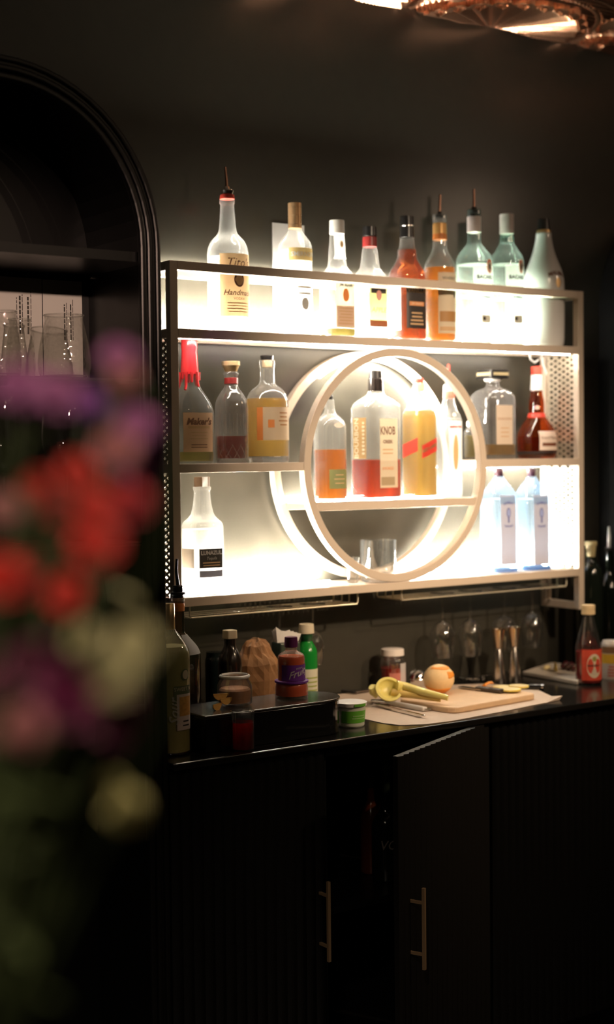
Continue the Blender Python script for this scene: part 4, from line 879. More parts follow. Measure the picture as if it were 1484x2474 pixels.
o = nb.build('paper_napkins', NAP); o.location = (hld.location.x, hld.location.y, zt2+0.0045); tag(o, 'crumpled white paper napkins sticking up from the green holder', 'napkins')
b = VC('syrup_bottle', 'dark bottle with square cream cap left of the paper bag', 556, 1720, [(1700, 30), (1620, 30), (1600, 29), (1580, 24), (1566, 17), (1556, 14), (1542, 14)], Y=-0.06, gl=mat('dark_brown_plastic', (0.02, 0.014, 0.01), 0.2, coat=0.3), top_open=False)
b.sleeve(1542, 1522, 15, 14.5, CREAML, 'screw_cap', n=5)
b = VC('preserve_jar', 'small dark preserve jar with white label left behind the peach jar', 520, 1720, [(1700, 24), (1600, 25), (1585, 22), (1575, 22)], Y=0.03, gl=mat('dark_teal_glass', (0.012, 0.022, 0.022), 0.12, coat=0.4), cat='jar', top_open=False)

# green and white tub
b = VC('sauce_tub', 'round white plastic tub with bright green band beside the black caddy', 848, 1749, [(1740, 33), (1700, 36.5)], Y=-0.245, gl=mat('translucent_white_tub', (0.72, 0.74, 0.62), 0.4), cat='tub', top_open=False)
o = b.patch(1742, 1713, 0.09, mat('bright_green_band', (0.16, 0.52, 0.05), 0.45), 'green_band'); b.lines(1734, 1722, 0.04, 2, mat('pale_green_print', (0.45, 0.72, 0.30), 0.5), parent=o); lid = b.sleeve(1704, 1694, 39, 39.5, WHITEPL, 'lid'); b.patch(1702, 1696, 0.03, _M['bright_green_band'], 'lid_mark', off=0.004, parent=lid)

# paper sheet, board and the things on them
pp_ = [onZ(x, y, CT+0.001) for x, y in ((792, 1682), (880, 1737), (925, 1747), (966, 1752), (1030, 1750), (1092, 1742), (1220, 1718), (1352, 1691), (1296, 1665), (1180, 1652), (1000, 1658), (880, 1668))]
poly = [(float(p[0]), float(p[1])) for p in pp_]
m_ = prism(poly, CT+0.0006, CT+0.0016)
cA = onZ(1352, 1691, CT); n0 = len(m_.v)
o = m_.build('craft_paper_sheet', mat('greyish_craft_paper', (0.60, 0.48, 0.38), 0.85, bump=0.1, bscale=60, var=0.08)); tag(o, 'sheet of pale craft paper lying under the cutting board', 'paper')
# upturned corner of the sheet
p1_, p2_, p3_ = onZ(1352, 1691, CT+0.001), onZ(1318, 1699, CT+0.001), onZ(1330, 1682, CT+0.001); p4_ = onZ(1352, 1691, CT+0.001)+np.array([0.012, 0.0, 0.010])
MB().add([p1_, p2_, p4_, p3_], [(0, 1, 2), (0, 2, 3), (1, 3, 2), (0, 3, 1)]).build('curled_corner', _M['greyish_craft_paper'], o)
zbd = CT+0.0165
A_ = onZ(1090, 1712, zbd); B_ = onZ(1302, 1675, zbd); ax = (B_-A_); Lb = float(np.linalg.norm(ax[:2])); ax = ax/np.linalg.norm(ax[:2]); ay = np.array([-ax[1], ax[0], 0]); Wd = 0.20
Lb += -0.006; A0 = B_ - ax*Lb
def rrect(L, Wx, r, K=8):
    pts = []
    for cx_, cy3, a0 in ((L-r, r, -PI/2), (L-r, Wx-r, 0), (r, Wx-r, PI/2), (r, r, PI)):
        for k in range(K+1): a = a0+PI/2*k/K; pts.append((cx_+r*math.cos(a), cy3+r*math.sin(a)))
    return pts
ang = math.atan2(ax[1], ax[0])
o = prism(rrect(Lb, Wd, 0.03), 0, 0.0148).build('cutting_board', mat('maple_wood', (0.72, 0.50, 0.30), 0.5, bump=0.1, bscale=40, var=0.12), bevel=0.003); o.location = (float(A0[0]), float(A0[1]), CT+0.0018); o.rotation_euler = (0, 0, ang); tag(o, 'pale wooden cutting board with rounded corners on craft paper', 'cutting board')
ZBD = CT+0.0167
# orange, half peeled
def sphere(r, ns=32, nr=20, sq=1.0):
    return loft([(r*sq-r*sq*math.cos(PI*j/nr), max(0.0005, r*math.sin(PI*j/nr)), 1, 2) for j in range(nr+1)], ns)
p = onZ(1073, 1677, ZBD); k_ = ppm(p); ro = 37.5/k_
og = thing('peeled_orange', 'whole orange with strips of peel cut off on the cutting board', 'fruit', (float(p[0]), float(p[1])+ro*0.5, ZBD))
sphere(ro, 40, 24, 0.94).build('pith', mat('orange_pith', (0.82, 0.58, 0.30), 0.6, bump=0.25, bscale=90, var=0.12), og, smooth=True)
def peel_band(zc, hz, a0, a1, name='peel_band', tilt=0.0):
    v = []; f = []; N = 26; Mn = 5
    for j in range(Mn+1):
        for i in range(N+1):
            a = a0+(a1-a0)*i/N; zz = zc+hz*(j/Mn-0.5)*2*(0.75+0.25*math.sin(3*a)) + tilt*math.sin(a); zz = max(-0.97, min(0.97, zz)); rr_ = math.sqrt(1-zz*zz)*(ro+0.0010)
            v.append((rr_*math.cos(a), rr_*math.sin(a), (ro+0.001)*0.94*zz+ro*0.94))
    for j in range(Mn):
        for i in range(N): q = j*(N+1)+i; f.append((q, q+1, q+N+2, q+N+1))
    o = MB().add(v, f).build(name, PEEL, og, smooth=True); s_ = o.modifiers.new('t', 'SOLIDIFY'); s_.thickness = 0.0012; return o
peel_band(-0.62, 0.20, -PI, PI, tilt=0.15); peel_band(0.45, 0.22, -1.6, -0.4, tilt=0.1); peel_band(0.80, 0.10, -PI, 0.2)
# lemon squeezer
YEL = mat('yellow_enamel', (0.80, 0.70, 0.22), 0.35, coat=0.3)
p = onZ(948, 1696, CT+0.018); k_ = ppm(p); rs = 33/k_
sq = thing('lemon_squeezer', 'yellow enamelled hand lemon squeezer lying left on the cutting board', 'squeezer', (float(p[0]), float(p[1])+0.012, ZBD+0.003)); sq.rotation_euler = (0, 0, 0)
v = []; nA, nB = 32, 8
ts = Matrix.Rotation(math.radians(52), 3, 'X') @ Matrix.Identity(3); ts = Matrix.Rotation(-0.45, 3, 'Z') @ ts
def bowl_pts(r, t0): return [[ts @ Vector((r*math.sin(PI/2*j/nB)*math.cos(2*PI*i/nA), r*math.sin(PI/2*j/nB)*math.sin(2*PI*i/nA), -r*0.75*math.cos(PI/2*j/nB))) for i in range(nA)] for j in range(nB+1)]
def bowl(r_out, r_in, zc):
    a = bowl_pts(r_out, 0); c = bowl_pts(r_in, 0)[::-1]; rows_ = a+c; vv = [p_+Vector((0, 0, zc)) for rw in rows_ for p_ in rw]; ff = []
    for j in range(len(rows_)-1):
        for i in range(nA): ff.append((j*nA+i, j*nA+(i+1) % nA, (j+1)*nA+(i+1) % nA, (j+1)*nA+i))
    return MB().add(vv, ff)
bowl(rs, rs*0.80, 0.030).build('squeezer_cup', YEL, sq, smooth=True)
MB().tube([(-0.010, 0.030, 0.018), (-0.022, 0.036, 0.026), (-0.030, 0.034, 0.034)], [0.017, 0.015, 0.008], 16).build('press_half', YEL, sq, smooth=True)
pe = onZ(1083, 1709, CT+0.010)-np.array(sq.location)
MB().tube([(0.022, -0.004, 0.036), (0.04, -0.012, 0.034), (float(pe[0])*0.6, float(pe[1])*0.6, 0.026), (float(pe[0]), float(pe[1]), 0.014)], [0.014, 0.011, 0.009, 0.007], 14).build('handle', YEL, sq, smooth=True)
MB().tube([(0.016, 0.006, 0.018), (float(pe[0])*0.55, float(pe[1])*0.45, 0.014), (float(pe[0])*0.9, float(pe[1])*0.85, 0.008)], [0.010, 0.008, 0.006], 12).build('lower_handle', mat('golden_yellow_enamel', (0.70, 0.50, 0.14), 0.4), sq, smooth=True)
# peeler with a bright metal handle, and a black handled tool behind it
def line_tool(name, label, cat, pts, parts):
    P0 = onZ(*pts[0], CT+0.004); root = thing(name, label, cat, (float(P0[0]), float(P0[1]), CT+0.0018)); L = [Vector((float(onZ(*q, CT+0.004)[0]-P0[0]), float(onZ(*q, CT+0.004)[1]-P0[1]), 0.006)) for q in pts]
    for nm, i0, i1, w_, t_, m in parts: MB().bar(L[i0], L[i1], w_, t_).build(nm, m, root, bevel=min(w_, t_)*0.3)
    return root, L
r_, L_ = line_tool('vegetable_peeler', 'steel vegetable peeler with silvery white handle at front of craft paper', 'peeler', ((900, 1697), (938, 1700), (1028, 1717), (1050, 1722)), (('blade', 0, 1, 0.022, 0.003, STEEL), ('handle', 1, 2, 0.016, 0.011, mat('silver_white_metal', (0.80, 0.76, 0.72), 0.35, metal=0.1))))
MB().tube([L_[2]+Vector((0.012*math.cos(a)+0.010, 0.007*math.sin(a), 0)) for a in [2*PI*i/20 for i in range(21)]], 0.0014, 8).build('hanging_loop', CHROME, r_, smooth=True)
MB().tube([L_[0]+Vector((0, 0.004, 0)), L_[1]+Vector((0, 0.010, 0.002))], 0.004, 8).build('pivot', STEEL, r_, smooth=True)
r_, L_ = line_tool('bar_tongs', 'slim steel tongs lying in front of the vegetable peeler', 'tongs', ((912, 1706), (950, 1713), (1027, 1733)), (('arm', 0, 2, 0.006, 0.004, STEEL), ('hinge', 0, 1, 0.011, 0.006, STEEL)))
MB().bar(L_[0]+Vector((0.0, 0.012, 0.0)), L_[2]+Vector((-0.004, 0.006, 0)), 0.006, 0.004).build('arm', STEEL, r_)
line_tool('channel_knife', 'tool with long black handle pointing right beside the squeezer handle', 'knife', ((985, 1702), (1030, 1705), (1094, 1716)), (('blade', 0, 1, 0.012, 0.002, STEEL), ('handle', 1, 2, 0.017, 0.013, BLACKPL)))
line_tool('pastry_tongs', 'dark metal tongs lying at left rear of craft paper', 'tongs', ((828, 1672), (858, 1676), (905, 1668)), (('arm', 0, 1, 0.012, 0.006, BLACKPL), ('tip', 1, 2, 0.014, 0.004, mat('dull_steel', (0.35, 0.30, 0.26), 0.35, metal=1.0))))
# paring knife on the board
p0_, p1_ = onZ(1112, 1663, ZBD), onZ(1214, 1676, ZBD)
kn = thing('paring_knife', 'paring knife with dark handle lying on the cutting board by the orange', 'knife', (float(p0_[0]), float(p0_[1]), ZBD+0.0005)); d_ = Vector((float(p1_[0]-p0_[0]), float(p1_[1]-p0_[1]), 0))
MB().bar(Vector((0, 0, 0.004)), d_*0.55+Vector((0, 0, 0.004)), 0.022, 0.0018).build('blade', STEEL, kn); MB().bar(d_*0.4+Vector((0, 0, 0.006)), d_+Vector((0, 0, 0.006)), 0.018, 0.011).build('handle', mat('dark_brown_handle', (0.035, 0.025, 0.02), 0.35), kn, bevel=0.003)
# lemon slices and a strip of orange peel on the board
LEM = mat('lemon_flesh', (0.84, 0.70, 0.36), 0.5, bump=0.2, bscale=150); LEMP = mat('lemon_peel', (0.85, 0.66, 0.15), 0.45)
for i, (px, py, rl, lb) in enumerate(((1232, 1672, 27, 'round lemon slice lying nearest the right end of the knife handle'), (1254, 1664, 24, 'round lemon slice at the right rear edge of the board'), (1216, 1662, 24, 'lemon slice partly under the other two on the board'))):
    p = onZ(px, py, ZBD); k_ = ppm(p); s_ = thing('lemon_slice', lb, 'fruit', (float(p[0]), float(p[1]), ZBD+0.0004+0.0045*(1 if i < 2 else 0)), 'lemon slices on the board'); rl = rl/k_
    loft([(0, rl, 1, 2), (0.004, rl, 1, 2)], 36).build('rind', LEMP, s_, smooth=True); loft([(0.0002, rl*0.9, 1, 2), (0.0044, rl*0.9, 1, 2)], 36).build('flesh', LEM, s_, smooth=True)
p = onZ(1182, 1660, ZBD); c_ = [Vector((0.012*math.cos(a)*1.6, 0.012*math.sin(a), 0.004+0.004*math.sin(2*a))) for a in [0.2+0.42*i for i in range(10)]]
m_ = MB(); m_.tube(c_, [0.001]+[0.0035]*8+[0.001], 6); o = m_.build('orange_peel_curl', PEEL, smooth=True); o.location = (float(p[0]), float(p[1]), ZBD+0.002); tag(o, 'curl of orange peel behind the paring knife', 'peel')
# jiggers
for i, (px, pt, pw, pb, h1_, h2_, h3_) in enumerate(((1205, 1519, 1567, 1651, 17, 8.5, 18), (1243, 1515, 1562, 1650, 16, 8.5, 17))):
    Y = float(onZ(px, pb, CT)[1])+0.015; Vessel.z0 = CT; p = onY(px, pw, Y); k_ = ppm(p); zt3, zw = float(onY(px, pt, Y)[2])-CT, float(onY(px, pw, Y)[2])-CT
    r_ = thing('jigger', ['tall steel double jigger standing left of its twin', 'tall steel double jigger standing right, behind the board'][i], 'jigger', (float(p[0]), Y, CT), 'steel jiggers')
    a, b_, c_ = h1_/k_, h2_/k_, h3_/k_
    polyl('lower_cup', mat('brushed_steel', (0.74, 0.68, 0.62), 0.24, metal=1.0), r_, [(c_*.96, 0.0), (c_, 0.002), (b_, zw-0.002), (b_*.9, zw)], 36)
    polyl('upper_cup', mat('warm_steel', (0.74, 0.56, 0.40), 0.22, metal=1.0), r_, [(b_*.9, zw), (b_, zw+0.002), (a*.98, zt3-0.001), (a*1.06, zt3), (a*.94, zt3-0.001), (b_*.8, zw+0.004), (0.001, zw+0.004)], 36)
    MB().tube([(b_*1.02*math.cos(q), b_*1.02*math.sin(q), zw) for q in [2*PI*j/28 for j in range(29)]], 0.0018, 8).build('waist_ring', CHROME, r_, smooth=True)
# cherry jar
b = VC('cherry_jar', 'small glass jar of red cherries with white lid behind squeezer', 949, 1668, [(1660, 29.5), (1652, 31), (1606, 31), (1595, 30), (1588, 26), (1580, 24)], Y=0.10, cat='jar')
b.liq(1612, mat('cherry_mash', (0.24, 0.02, 0.015), 0.25, var=0.6, bscale=70), name='cherries', gap=0.002); b.sleeve(1583, 1567, 28, 27.5, mat('pinkish_white_lid', (0.74, 0.66, 0.60), 0.4), 'lid'); b.patch(1646, 1600, 0.030, WHITEL, 'label', u0=0.014); b.patch(1650, 1622, 0.062, mat('pale_red_label', (0.50, 0.16, 0.12), 0.5), 'lower_label', u0=-0.002, off=0.0003)
# round steel ball strainer
p = onZ(1011, 1660, CT); k_ = ppm(p); rb2 = 23/k_
o_ = thing('tea_ball', 'shiny round steel tea ball between cherry jar and orange', 'strainer', (float(p[0])-0.01, 0.09, CT)); sphere(rb2, 32, 18).build('steel_ball', CHROME, o_, smooth=True); MB().tube([(rb2*1.01*math.cos(a), rb2*1.01*math.sin(a), rb2) for a in [2*PI*i/36 for i in range(37)]], 0.0016, 8).build('seam', STEEL, o_, smooth=True)
# glass dish/strainer with coil behind the orange
p = onZ(1140, 1645, CT); st_ = thing('cocktail_strainer', 'steel cocktail strainer with coiled spring behind the cutting board', 'strainer', (float(p[0]), min(float(p[1]), 0.10), CT))
loft([(0.010, 0.034, 1, 2), (0.0116, 0.034, 1, 2)], 36).build('strainer_plate', STEEL, st_, smooth=True)
MB().tube([((0.034+0.0035*math.cos(14*a))*math.cos(a), (0.034+0.0035*math.cos(14*a))*math.sin(a), 0.008+0.0035*math.sin(14*a)) for a in [PI*2*i/220 for i in range(221)]], 0.0011, 6).build('spring_coil', CHROME, st_, smooth=True)
MB().bar((0.03, 0, 0.011), (0.10, -0.01, 0.018), 0.016, 0.003).build('handle', STEEL, st_, bevel=0.001)
# muddler handle right of the board
p0_, p1_ = onZ(1262, 1662, CT+0.008), onZ(1328, 1664, CT+0.008); md = thing('muddler', 'black muddler lying on the counter right of the board', 'muddler', (float(p0_[0]), float(p0_[1])+0.03, CT)); d_ = Vector((float(p1_[0]-p0_[0]), float(p1_[1]-p0_[1]), 0))
MB().tube([Vector((0, 0, 0.0085)), d_*0.5+Vector((0, 0, 0.0085)), d_*1.02+Vector((0, 0, 0.0085))], [0.006, 0.0075, 0.0085], 16).build('rod', GLB, md, smooth=True); MB().tube([d_*1.0+Vector((0, 0, 0.0085)), d_*1.08+Vector((0, 0, 0.0085))], 0.0088, 16).build('end_cap', STEEL, md, smooth=True)
# white tray with garnish
q = [onZ(x, y, CT+0.012) for x, y in ((1263, 1622), (1395, 1645), (1440, 1612), (1316, 1597))]
tr = MB(); o = prism([(float(a[0]), min(float(a[1]), YW-0.01)) for a in q], CT+0.0006, CT+0.012).build('garnish_board', mat('white_polythene_board', (0.62, 0.55, 0.46), 0.55), bevel=0.002); tag(o, 'thin white chopping board with scattered garnish at right of counter', 'cutting board')
ZG = CT+0.0122
def onG(px, py):
    p = onZ(px, py, ZG); return (float(p[0]), min(float(p[1]), 0.12), ZG)
wd_ = onG(1343, 1622); wedge('lemon_wedge', 'yellow lemon wedge standing on the thin white chopping board', 'fruit', (wd_[0], wd_[1], ZG+0.024), 0.026, 0.9, PI*0.0, LEMP, mat('dry_lemon_flesh', (0.60, 0.42, 0.16), 0.6))
CHM = mat('dark_cherry', (0.06, 0.004, 0.006), 0.12, coat=0.5)
for i, (px, py) in enumerate(((1362, 1618), (1374, 1620), (1386, 1622), (1368, 1612), (1381, 1614))):
    x, y, z = onG(px, py); ch = sphere(0.0095, 20, 12).build('cherry', CHM, smooth=True); ch.location = (x, y, z); tag(ch, 'glossy dark cherry in the cluster right of the lemon wedge', 'fruit', 'dark cherries on the white board')
x, y, z = onG(1322, 1618); o = crumple('lemon_peel_twist', 'small pale twist of lemon peel left of the lemon wedge', 'peel', 1322, 1613, y, 0.012, 0.008, 0.007, LEM, 9, zmin=ZG)
# grenadine bottle
b = VC('syrup_bottle', 'red syrup bottle with long clear neck, gold cap and oval label', 1422, 1657, [(1640, 31.5), (1572, 31.5), (1560, 30.5), (1545, 27), (1520, 20.5), (1500, 15.5), (1490, 13), (1482, 12.5)], Y=-0.145)
b.liq(1572, mat('deep_red_syrup', (0.20, 0.008, 0.008), 0.15), name='syrup', gap=0.0015); b.sleeve(1484, 1461, 16.5, 16.5, mat('pale_gold_cap', (0.66, 0.50, 0.28), 0.4), 'screw_cap', rings=1)
o = b.patch(1640, 1566, 0.095, mat('coral_red_label', (0.62, 0.07, 0.035), 0.5)); b.patch(1634, 1576, 0.043, CREAML, 'oval_panel', shape='oval', off=0.0009, u0=-0.012, parent=o); b.text('MONTEBELLO', 1604, 0.0062, INK, u0=-0.012, off=0.0013, parent=o, bold=0.0002); b.patch(1594, 1582, 0.012, mat('olive_palm_print', (0.30, 0.30, 0.06), 0.6), 'palm_emblem', shape='oval', u0=-0.012, off=0.0012, parent=o); b.lines(1626, 1612, 0.02, 3, mat('grey_print', (0.45, 0.42, 0.4), 0.6), u0=-0.012, off=0.0012, parent=o, frac=0.2)
# can
b = VC('drink_can', 'yellow and white drink can cut off by right picture edge', 1478, 1655, [(1648, 22), (1642, 24), (1556, 24), (1550, 22), (1547, 21)], Y=-0.12, gl=mat('can_white_print', (0.66, 0.58, 0.50), 0.35, metal=0.2), cat='can', top_open=False)
b.patch(1600, 1578, 0.085, mat('can_yellow_band', (0.72, 0.44, 0.04), 0.4), 'yellow_band', face=-0.5); b.patch(1576, 1560, 0.085, mat('can_brown_band', (0.22, 0.12, 0.06), 0.4), 'brown_band', face=-0.5); b.lines(1640, 1604, 0.04, 5, RED, face=-0.5)
# two dark bottles by the right cabinet
DKB = mat('black_green_glass', (0.010, 0.014, 0.010), 0.07, coat=0.5)
b = VC('cork_bottle', 'dark bottle with pale gold flared stopper beyond the shelf right post', 1428, 1640, [(1600, 29), (1400, 30), (1385, 29), (1370, 24), (1360, 15), (1352, 12), (1345, 11)], Y=0.03, gl=DKB, top_open=False)
b.sleeve(1350, 1318, 10, 13, mat('pale_gold_stopper', (0.50, 0.42, 0.22), 0.45), 'stopper'); b.sleeve(1318, 1308, 15, 15, _M['pale_gold_stopper'], 'stopper_top')
b = VC('pourer_bottle', 'dark bottle with white tipped pourer at right picture edge', 1472, 1640, [(1600, 26), (1440, 26), (1420, 25), (1400, 18), (1385, 11), (1370, 9), (1330, 9)], Y=0.05, gl=DKB, top_open=False)
b.sleeve(1332, 1322, 10, 10, BLACKPL, 'pourer_cork'); MB().tube([(0, 0, b.z(1322)), (0.001, 0, b.z(1296)), (0, 0, b.z(1272))], [0.005, 0.0055, 0.003], 12).build('spout', WHITEPL, b.root, smooth=True)

# bottles inside the open cabinet
for i, (px, yt, yn, ysh, hw, Yc, lb, m) in enumerate(((930, 1805, 1960, 2010, 34, -0.19, 'dark liquor bottle with white letters standing inside the open cabinet', DKB), (896, 1935, 2010, 2040, 26, -0.12, 'bottle with amber orange neck further back in open cabinet', mat('amber_brown_glass', (0.16, 0.035, 0.01), 0.15, coat=0.3)), (985, 1880, 1985, 2020, 30, -0.10, 'dark bottle behind the fluted open door', DKB))):
    z0c = 0.5172; Vessel.z0 = z0c
    pz = onY(px, yt, Yc); k_ = ppm(pz); zt4 = min(float(pz[2]), 0.86); zn = float(onY(px, yn, Yc)[2]); zs_ = float(onY(px, ysh, Yc)[2])
    r_ = thing('liquor_bottle', lb, 'bottle', (float(pz[0]), Yc, z0c)); R_ = hw/k_
    Hn, Hs, Ht = max(zn, 0.70)-z0c, max(min(zs_, 0.67), 0.64)-z0c, max(zt4, 0.76)-z0c
    pr = [(0, R_*.95), (0.004, R_), (Hs, R_), ((Hs+Hn)/2, R_*.8), (Hn, R_*.36), (Ht-0.03, R_*.33)]
    loft([(z, r, 1, 2) for z, r in smooth_profile(pr)], 36).build('glass_body', m, r_, smooth=True); loft([(Ht-0.03, R_*.38, 1, 2), (Ht, R_*.38, 1, 2)], 28).build('cap', BLACKPL if i else mat('violet_black_cap', (0.03, 0.015, 0.05), 0.2), r_, smooth=True)
    if i == 0:
        v_, f_ = text_geo('VO', 0.032, 0.2, 0.0); rr5 = R_+0.0008; zv = float(onY(940, 2045, Yc-R_)[2])-z0c; zv = min(zv, Hs*0.8)
        MB().add([(rr5*math.sin((a-0.016)/rr5), -rr5*math.cos((a-0.016)/rr5), zv+b2) for a, b2 in v_], f_).build('lettering', mat('pale_letter_print', (0.35, 0.30, 0.26), 0.5), r_)

# ================================================================== FOREGROUND BOUQUET
PUR = mat('mauve_petal', (0.33, 0.10, 0.25), 0.6, transl=0.2, var=0.15, bscale=60); VIO = mat('violet_petal', (0.22, 0.05, 0.28), 0.6, transl=0.2)
REDP = mat('scarlet_petal', (0.50, 0.022, 0.010), 0.55, transl=0.2); DRED = mat('dark_red_petal', (0.30, 0.01, 0.015), 0.55, transl=0.15)
MAG = mat('deep_magenta_petal', (0.12, 0.004, 0.045), 0.6, transl=0.15); PNK = mat('dusty_pink_petal', (0.36, 0.13, 0.13), 0.6, transl=0.2)
CHA = mat('chartreuse_petal', (0.55, 0.50, 0.20), 0.6, transl=0.2); OLV = mat('olive_petal', (0.36, 0.33, 0.16), 0.6, transl=0.2)
LEAF = mat('leaf_green', (0.045, 0.062, 0.018), 0.5, transl=0.2, var=0.3); STEM = mat('stem_green', (0.04, 0.055, 0.018), 0.5)
VASE = Vector(CAM + _ray(-170, 2474)*0.88); VASE.z = 0.0; TBL = 0.98
def petal(L, Wp, cup, m, M3, mb, wav):
    v = []; nu, nv = 4, 5
    for j in range(nv+1):
        t = j/nv; ww = Wp*math.sin(PI*(0.12+0.80*t))**0.7
        for i in range(nu+1):
            s_ = (i/nu-0.5)*2; x = s_*ww/2; y = L*t; z = cup*t*t*L + 0.18*ww*s_*s_ + wav*math.sin(5*s_+3*t)*0.12*L*t
            v.append(M3 @ Vector((x, y, z)))
    mb.add(v, [(j*(nu+1)+i, j*(nu+1)+i+1, (j+1)*(nu+1)+i+1, (j+1)*(nu+1)+i) for j in range(nv) for i in range(nu)])
BLOOMS = {}
def bloom_mesh(R_, m, seed, rows=4):
    key = (round(R_, 3), m.name, seed)
    if key in BLOOMS: return BLOOMS[key]
    rnd = random.Random(seed); mb = MB()
    for rw in range(rows):
        n = 6+2*rw; el = math.radians(78-58*rw/(rows-1)); L = R_*(0.55+0.45*rw/(rows-1))
        for i in range(n):
            az = 2*PI*i/n+rw*0.4+rnd.uniform(-.15, .15)
            M3 = Matrix.Rotation(az, 3, 'Z') @ Matrix.Rotation(el+rnd.uniform(-.12, .12), 3, 'X')
            petal(L, R_*0.75, -0.15, m, M3, mb, rnd.uniform(-1, 1))
    me = bpy.data.meshes.new('petals'); me.from_pydata(mb.v, [], mb.f); me.materials.append(m); me.polygons.foreach_set('use_smooth', [True]*len(me.polygons)); me.update(); BLOOMS[key] = me; return me
PLACED = []; STEMS = []; SLOTS = []
for i in range(-5, 6):
    for j in range(-5, 6):
        if math.hypot(i*0.0046, j*0.0046) < 0.0225: SLOTS.append(Vector((i*0.0046, j*0.0046, 0)))
def seg_pt(a, b, c):
    t = max(0, min(1, (c-a).dot(b-a)/max(1e-9, (b-a).length_squared))); return (a+(b-a)*t-c).length
def seg_seg(a, b, c, d):
    return min(min(seg_pt(c, d, a+(b-a)*(k/24)) for k in range(25)), min(seg_pt(a, b, c+(d-c)*(k/24)) for k in range(25)))
RNG = random.Random(11)
def arrange(px, py, d, R_, off, rad):
    """nudge a flower along its line and pick a free place in the vase mouth so that nothing in the bunch crosses"""
    best = None
    for t in range(420):
        dd = d + (0 if t < 12 else RNG.uniform(-0.12, 0.15)); sl = RNG.choice(SLOTS); slot = VASE+sl+Vector((0, 0, TBL+0.155))
        p = Vector(CAM + _ray(px, py)*dd); c = p+off; cost = abs(dd-d)*0.5
        for (q, r) in PLACED:
            g_ = (q-c).length-r-rad-0.0005
            if g_ < 0: cost += 3-g_*100
            g_ = seg_pt(p+(slot-p)*0.02, slot, q)-r-0.0018
            if g_ < 0: cost += 2-g_*60
        for (a_, b_) in STEMS:
            g_ = seg_pt(a_, b_, c)-rad-0.0018
            if g_ < 0: cost += 2-g_*60
            g_ = seg_seg(p, slot, a_, b_)-0.0036
            if g_ < 0: cost += 2
        if best is None or cost < best[0]: best = (cost, dd, sl, p, c, slot)
        if cost < 0.004: break
    cost, dd, sl, p, c, slot = best; SLOTS.remove(sl); PLACED.append((c, rad)); STEMS.append((p, slot)); return dd, slot
def flower(px, py, d, R_, m, label, name='flower', n=3, face=(-0.35, -0.75, 0.45)):
    d, slot = arrange(px, py, d, R_, Vector(face).normalized()*(0.35*R_), 1.05*R_)
    p = Vector(CAM + _ray(px, py)*d)
    root = thing(name, label, 'flower', tuple(p), 'flowers of the blurred foreground bouquet')
    o = bpy.data.objects.new('petals', bloom_mesh(R_, m, (int(px)*7+int(py)) % n)); C.objects.link(o); o.parent = root
    q = Vector(face).to_track_quat('Z', 'Y'); o.rotation_euler = q.to_euler()
    pts = [Vector(face).normalized()*(-0.0005), (slot-p)*0.5, slot-p, slot-p-Vector((0, 0, 0.10))]
    MB().tube(pts, 0.0014, 6).build('stem', STEM, root, smooth=True)
    return root
def foliage(px, py, d, L, label, az, m=LEAF):
    d, slot = arrange(px, py, d, L, Vector((0, 0, 0.1*L)), 1.15*L)
    p = Vector(CAM + _ray(px, py)*d); root = thing('leaf_sprig', label, 'foliage', tuple(p), 'leaf sprigs of the blurred foreground bouquet'); rnd = random.Random(px+py)
    MB().tube([Vector((0, 0, L*0.7)), Vector((0, 0, 0)), (slot-p)*0.5, slot-p, slot-p-Vector((0, 0, 0.10))], [0.0008, 0.0013, 0.0014, 0.0014, 0.0014], 6).build('stem', STEM, root, smooth=True)
    for i in range(5):
        mb = MB(); M3 = Matrix.Rotation(az+i*2.3, 3, 'Z') @ Matrix.Rotation(math.radians(30+rnd.uniform(-15, 15)), 3, 'X'); petal(L, L*0.42, -0.3, m, M3, mb, 0.3)
        o = mb.build('leaf', m, root, smooth=True); o.location = (0, 0, L*0.7-i*L*0.35)
    return root
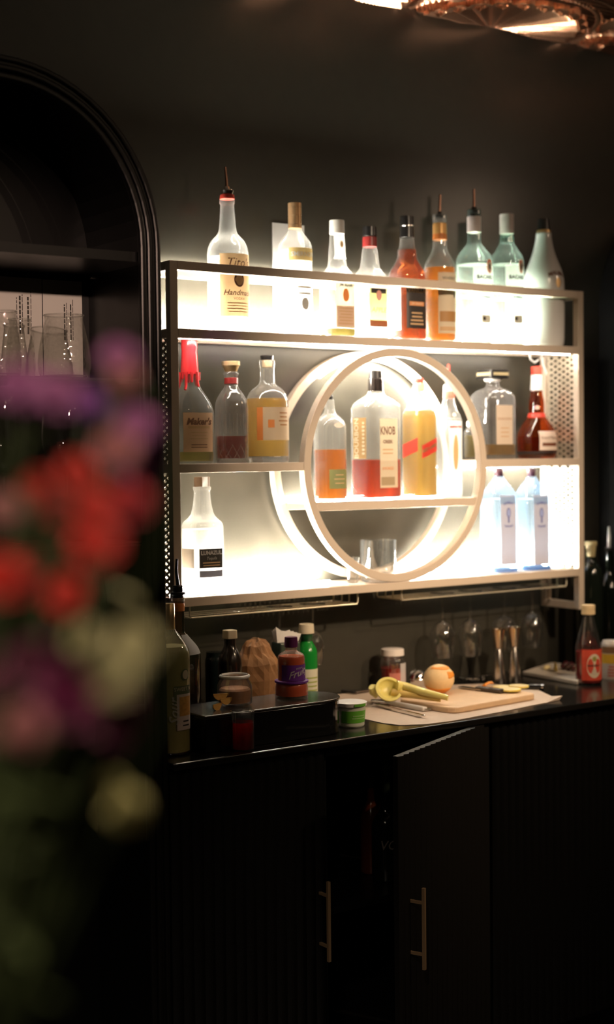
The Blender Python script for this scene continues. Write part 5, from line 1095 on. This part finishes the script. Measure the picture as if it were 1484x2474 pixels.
FL = [  # px, py, distance, radius, petal, wording
 (285, 865, .95, .012, PUR, 'mauve bloom at the top right of the blurred bouquet'),
 (300, 915, .93, .010, PNK, 'dusty pink bloom just under the topmost mauve one'),
 (45, 935, .86, .015, PUR, 'mauve bloom at far left in front of stemless glasses'),
 (140, 955, .88, .014, PUR, 'mauve bloom below the right stemless glass'),
 (215, 975, .90, .010, VIO, 'violet bloom in the upper middle of the bouquet'),
 (330, 1030, .93, .013, PUR, 'mauve bloom at right, upper part of the large mauve cluster'),
 (280, 1090, .90, .014, PNK, 'pink bloom at the middle of the large mauve cluster'),
 (325, 1120, .92, .014, PUR, 'mauve bloom right above the scarlet flowers'),
 (88, 1180, .82, .009, REDP, 'scarlet bloom at upper left of the red group'),
 (185, 1145, .84, .011, REDP, 'scarlet bloom at the top of the red group'),
 (228, 1225, .82, .012, REDP, 'scarlet bloom right of centre in the red group'),
 (232, 1315, .82, .014, REDP, 'largest scarlet bloom low in the red group'),
 (310, 1215, .84, .014, DRED, 'dark red bloom at right edge of the bouquet'),
 (150, 1240, .86, .011, DRED, 'dark red bloom in the centre of the red group'),
 (160, 1440, .82, .012, REDP, 'scarlet bloom hanging lowest in the middle'),
 (5, 1400, .80, .015, REDP, 'scarlet bloom cut off at the left picture edge'),
 (60, 1370, .83, .011, DRED, 'dark red bloom beside the left edge scarlet one'),
 (10, 1230, .85, .011, PNK, 'pink bloom at left edge above the scarlet bloom'),
 (322, 1560, .77, .013, OLV, 'chartreuse bloom under the red group by cabinet trim'),
 (268, 1635, .74, .014, OLV, 'chartreuse bloom in middle right of the bouquet'),
 (200, 1545, .86, .012, OLV, 'small olive bloom below the lowest scarlet one'),
 (75, 1610, .82, .016, MAG, 'plum bloom at left below the red group'),
 (165, 1690, .82, .020, MAG, 'deep magenta bloom in the low middle of the bouquet'),
 (275, 1735, .83, .018, MAG, 'deep magenta bloom at low right of the bouquet'),
 (20, 1650, .84, .013, MAG, 'deep magenta bloom at the low left edge'),
 (60, 1760, .80, .012, PNK, 'dusty pink bloom at lower left'),
 (302, 1955, .80, .0115, CHA, 'bright chartreuse bloom hanging alone at lower right'),
 (270, 1900, .82, .007, CHA, 'small chartreuse bud above the lone lower bloom'),
]
FL.sort(key=lambda t: (t[4].name not in ('olive_petal', 'chartreuse_petal')))
for px, py, d, R_, m, lb in FL: flower(px, py, d, R_, m, lb)
for px, py, d, L, lb, az, m in ((110, 1325, .78, .022, 'green leaf sprig in front of the scarlet blooms', 0.9, LEAF), (345, 985, .95, .022, 'green leaf sprig at upper right of the bouquet', 0.3, LEAF), (55, 1080, .88, .022, 'green leaf sprig at left under the mauve blooms', 1.0, LEAF), (90, 1290, .80, .024, 'green leaf sprig among the scarlet blooms', 2.0, LEAF), (225, 945, .93, .016, 'dark green sprig between two mauve blooms', 2.8, LEAF), (340, 1520, .92, .022, 'olive leaf sprig beside the cabinet trim', 0.5, OLV),
                            (30, 1990, .80, .03, 'olive green sprig at lower left', 1.4, LEAF), (60, 2080, .82, .026, 'green sprig low at the left edge', 0.2, LEAF), (5, 2330, .80, .03, 'olive sprig in the bottom left corner', 0.9, LEAF)):
    foliage(px, py, d, L, lb, az, m)
# small violet buds on long thin stems leaning into the view
for px, py, d, R_, m, lb in ((530, 835, .72, .0045, VIO, 'tiny violet bud on a long stem in front of the shelf'), (722, 955, .66, .0035, VIO, 'tiny violet bud furthest right, in front of the ring')):
    flower(px, py, d, R_, m, lb, name='flower_bud')
VG = thing('flower_vase', 'black glazed vase holding the blurred foreground flowers', 'vase', (VASE.x, VASE.y, TBL))
polyl('vase_wall', GLB, VG, [(0.034, 0.0), (0.040, 0.004), (0.042, 0.06), (0.034, 0.12), (0.030, 0.145), (0.034, 0.16), (0.031, 0.16), (0.027, 0.145), (0.038, 0.06), (0.036, 0.008), (0.001, 0.007)], 40)
tb = thing('pedestal_table', 'small round black pedestal table under the flower vase', 'table', (VASE.x, VASE.y, 0))
loft([(TBL-0.025, 0.24, 1, 2), (TBL-0.0005, 0.24, 1, 2)], 64).build('tabletop', BLACKP, tb, smooth=True); loft([(0.02, 0.03, 1, 2), (TBL-0.025, 0.03, 1, 2)], 24).build('column', BLACKP, tb, smooth=True); loft([(0.0, 0.20, 1, 2), (0.02, 0.19, 1, 2)], 48).build('base', BLACKP, tb, smooth=True)
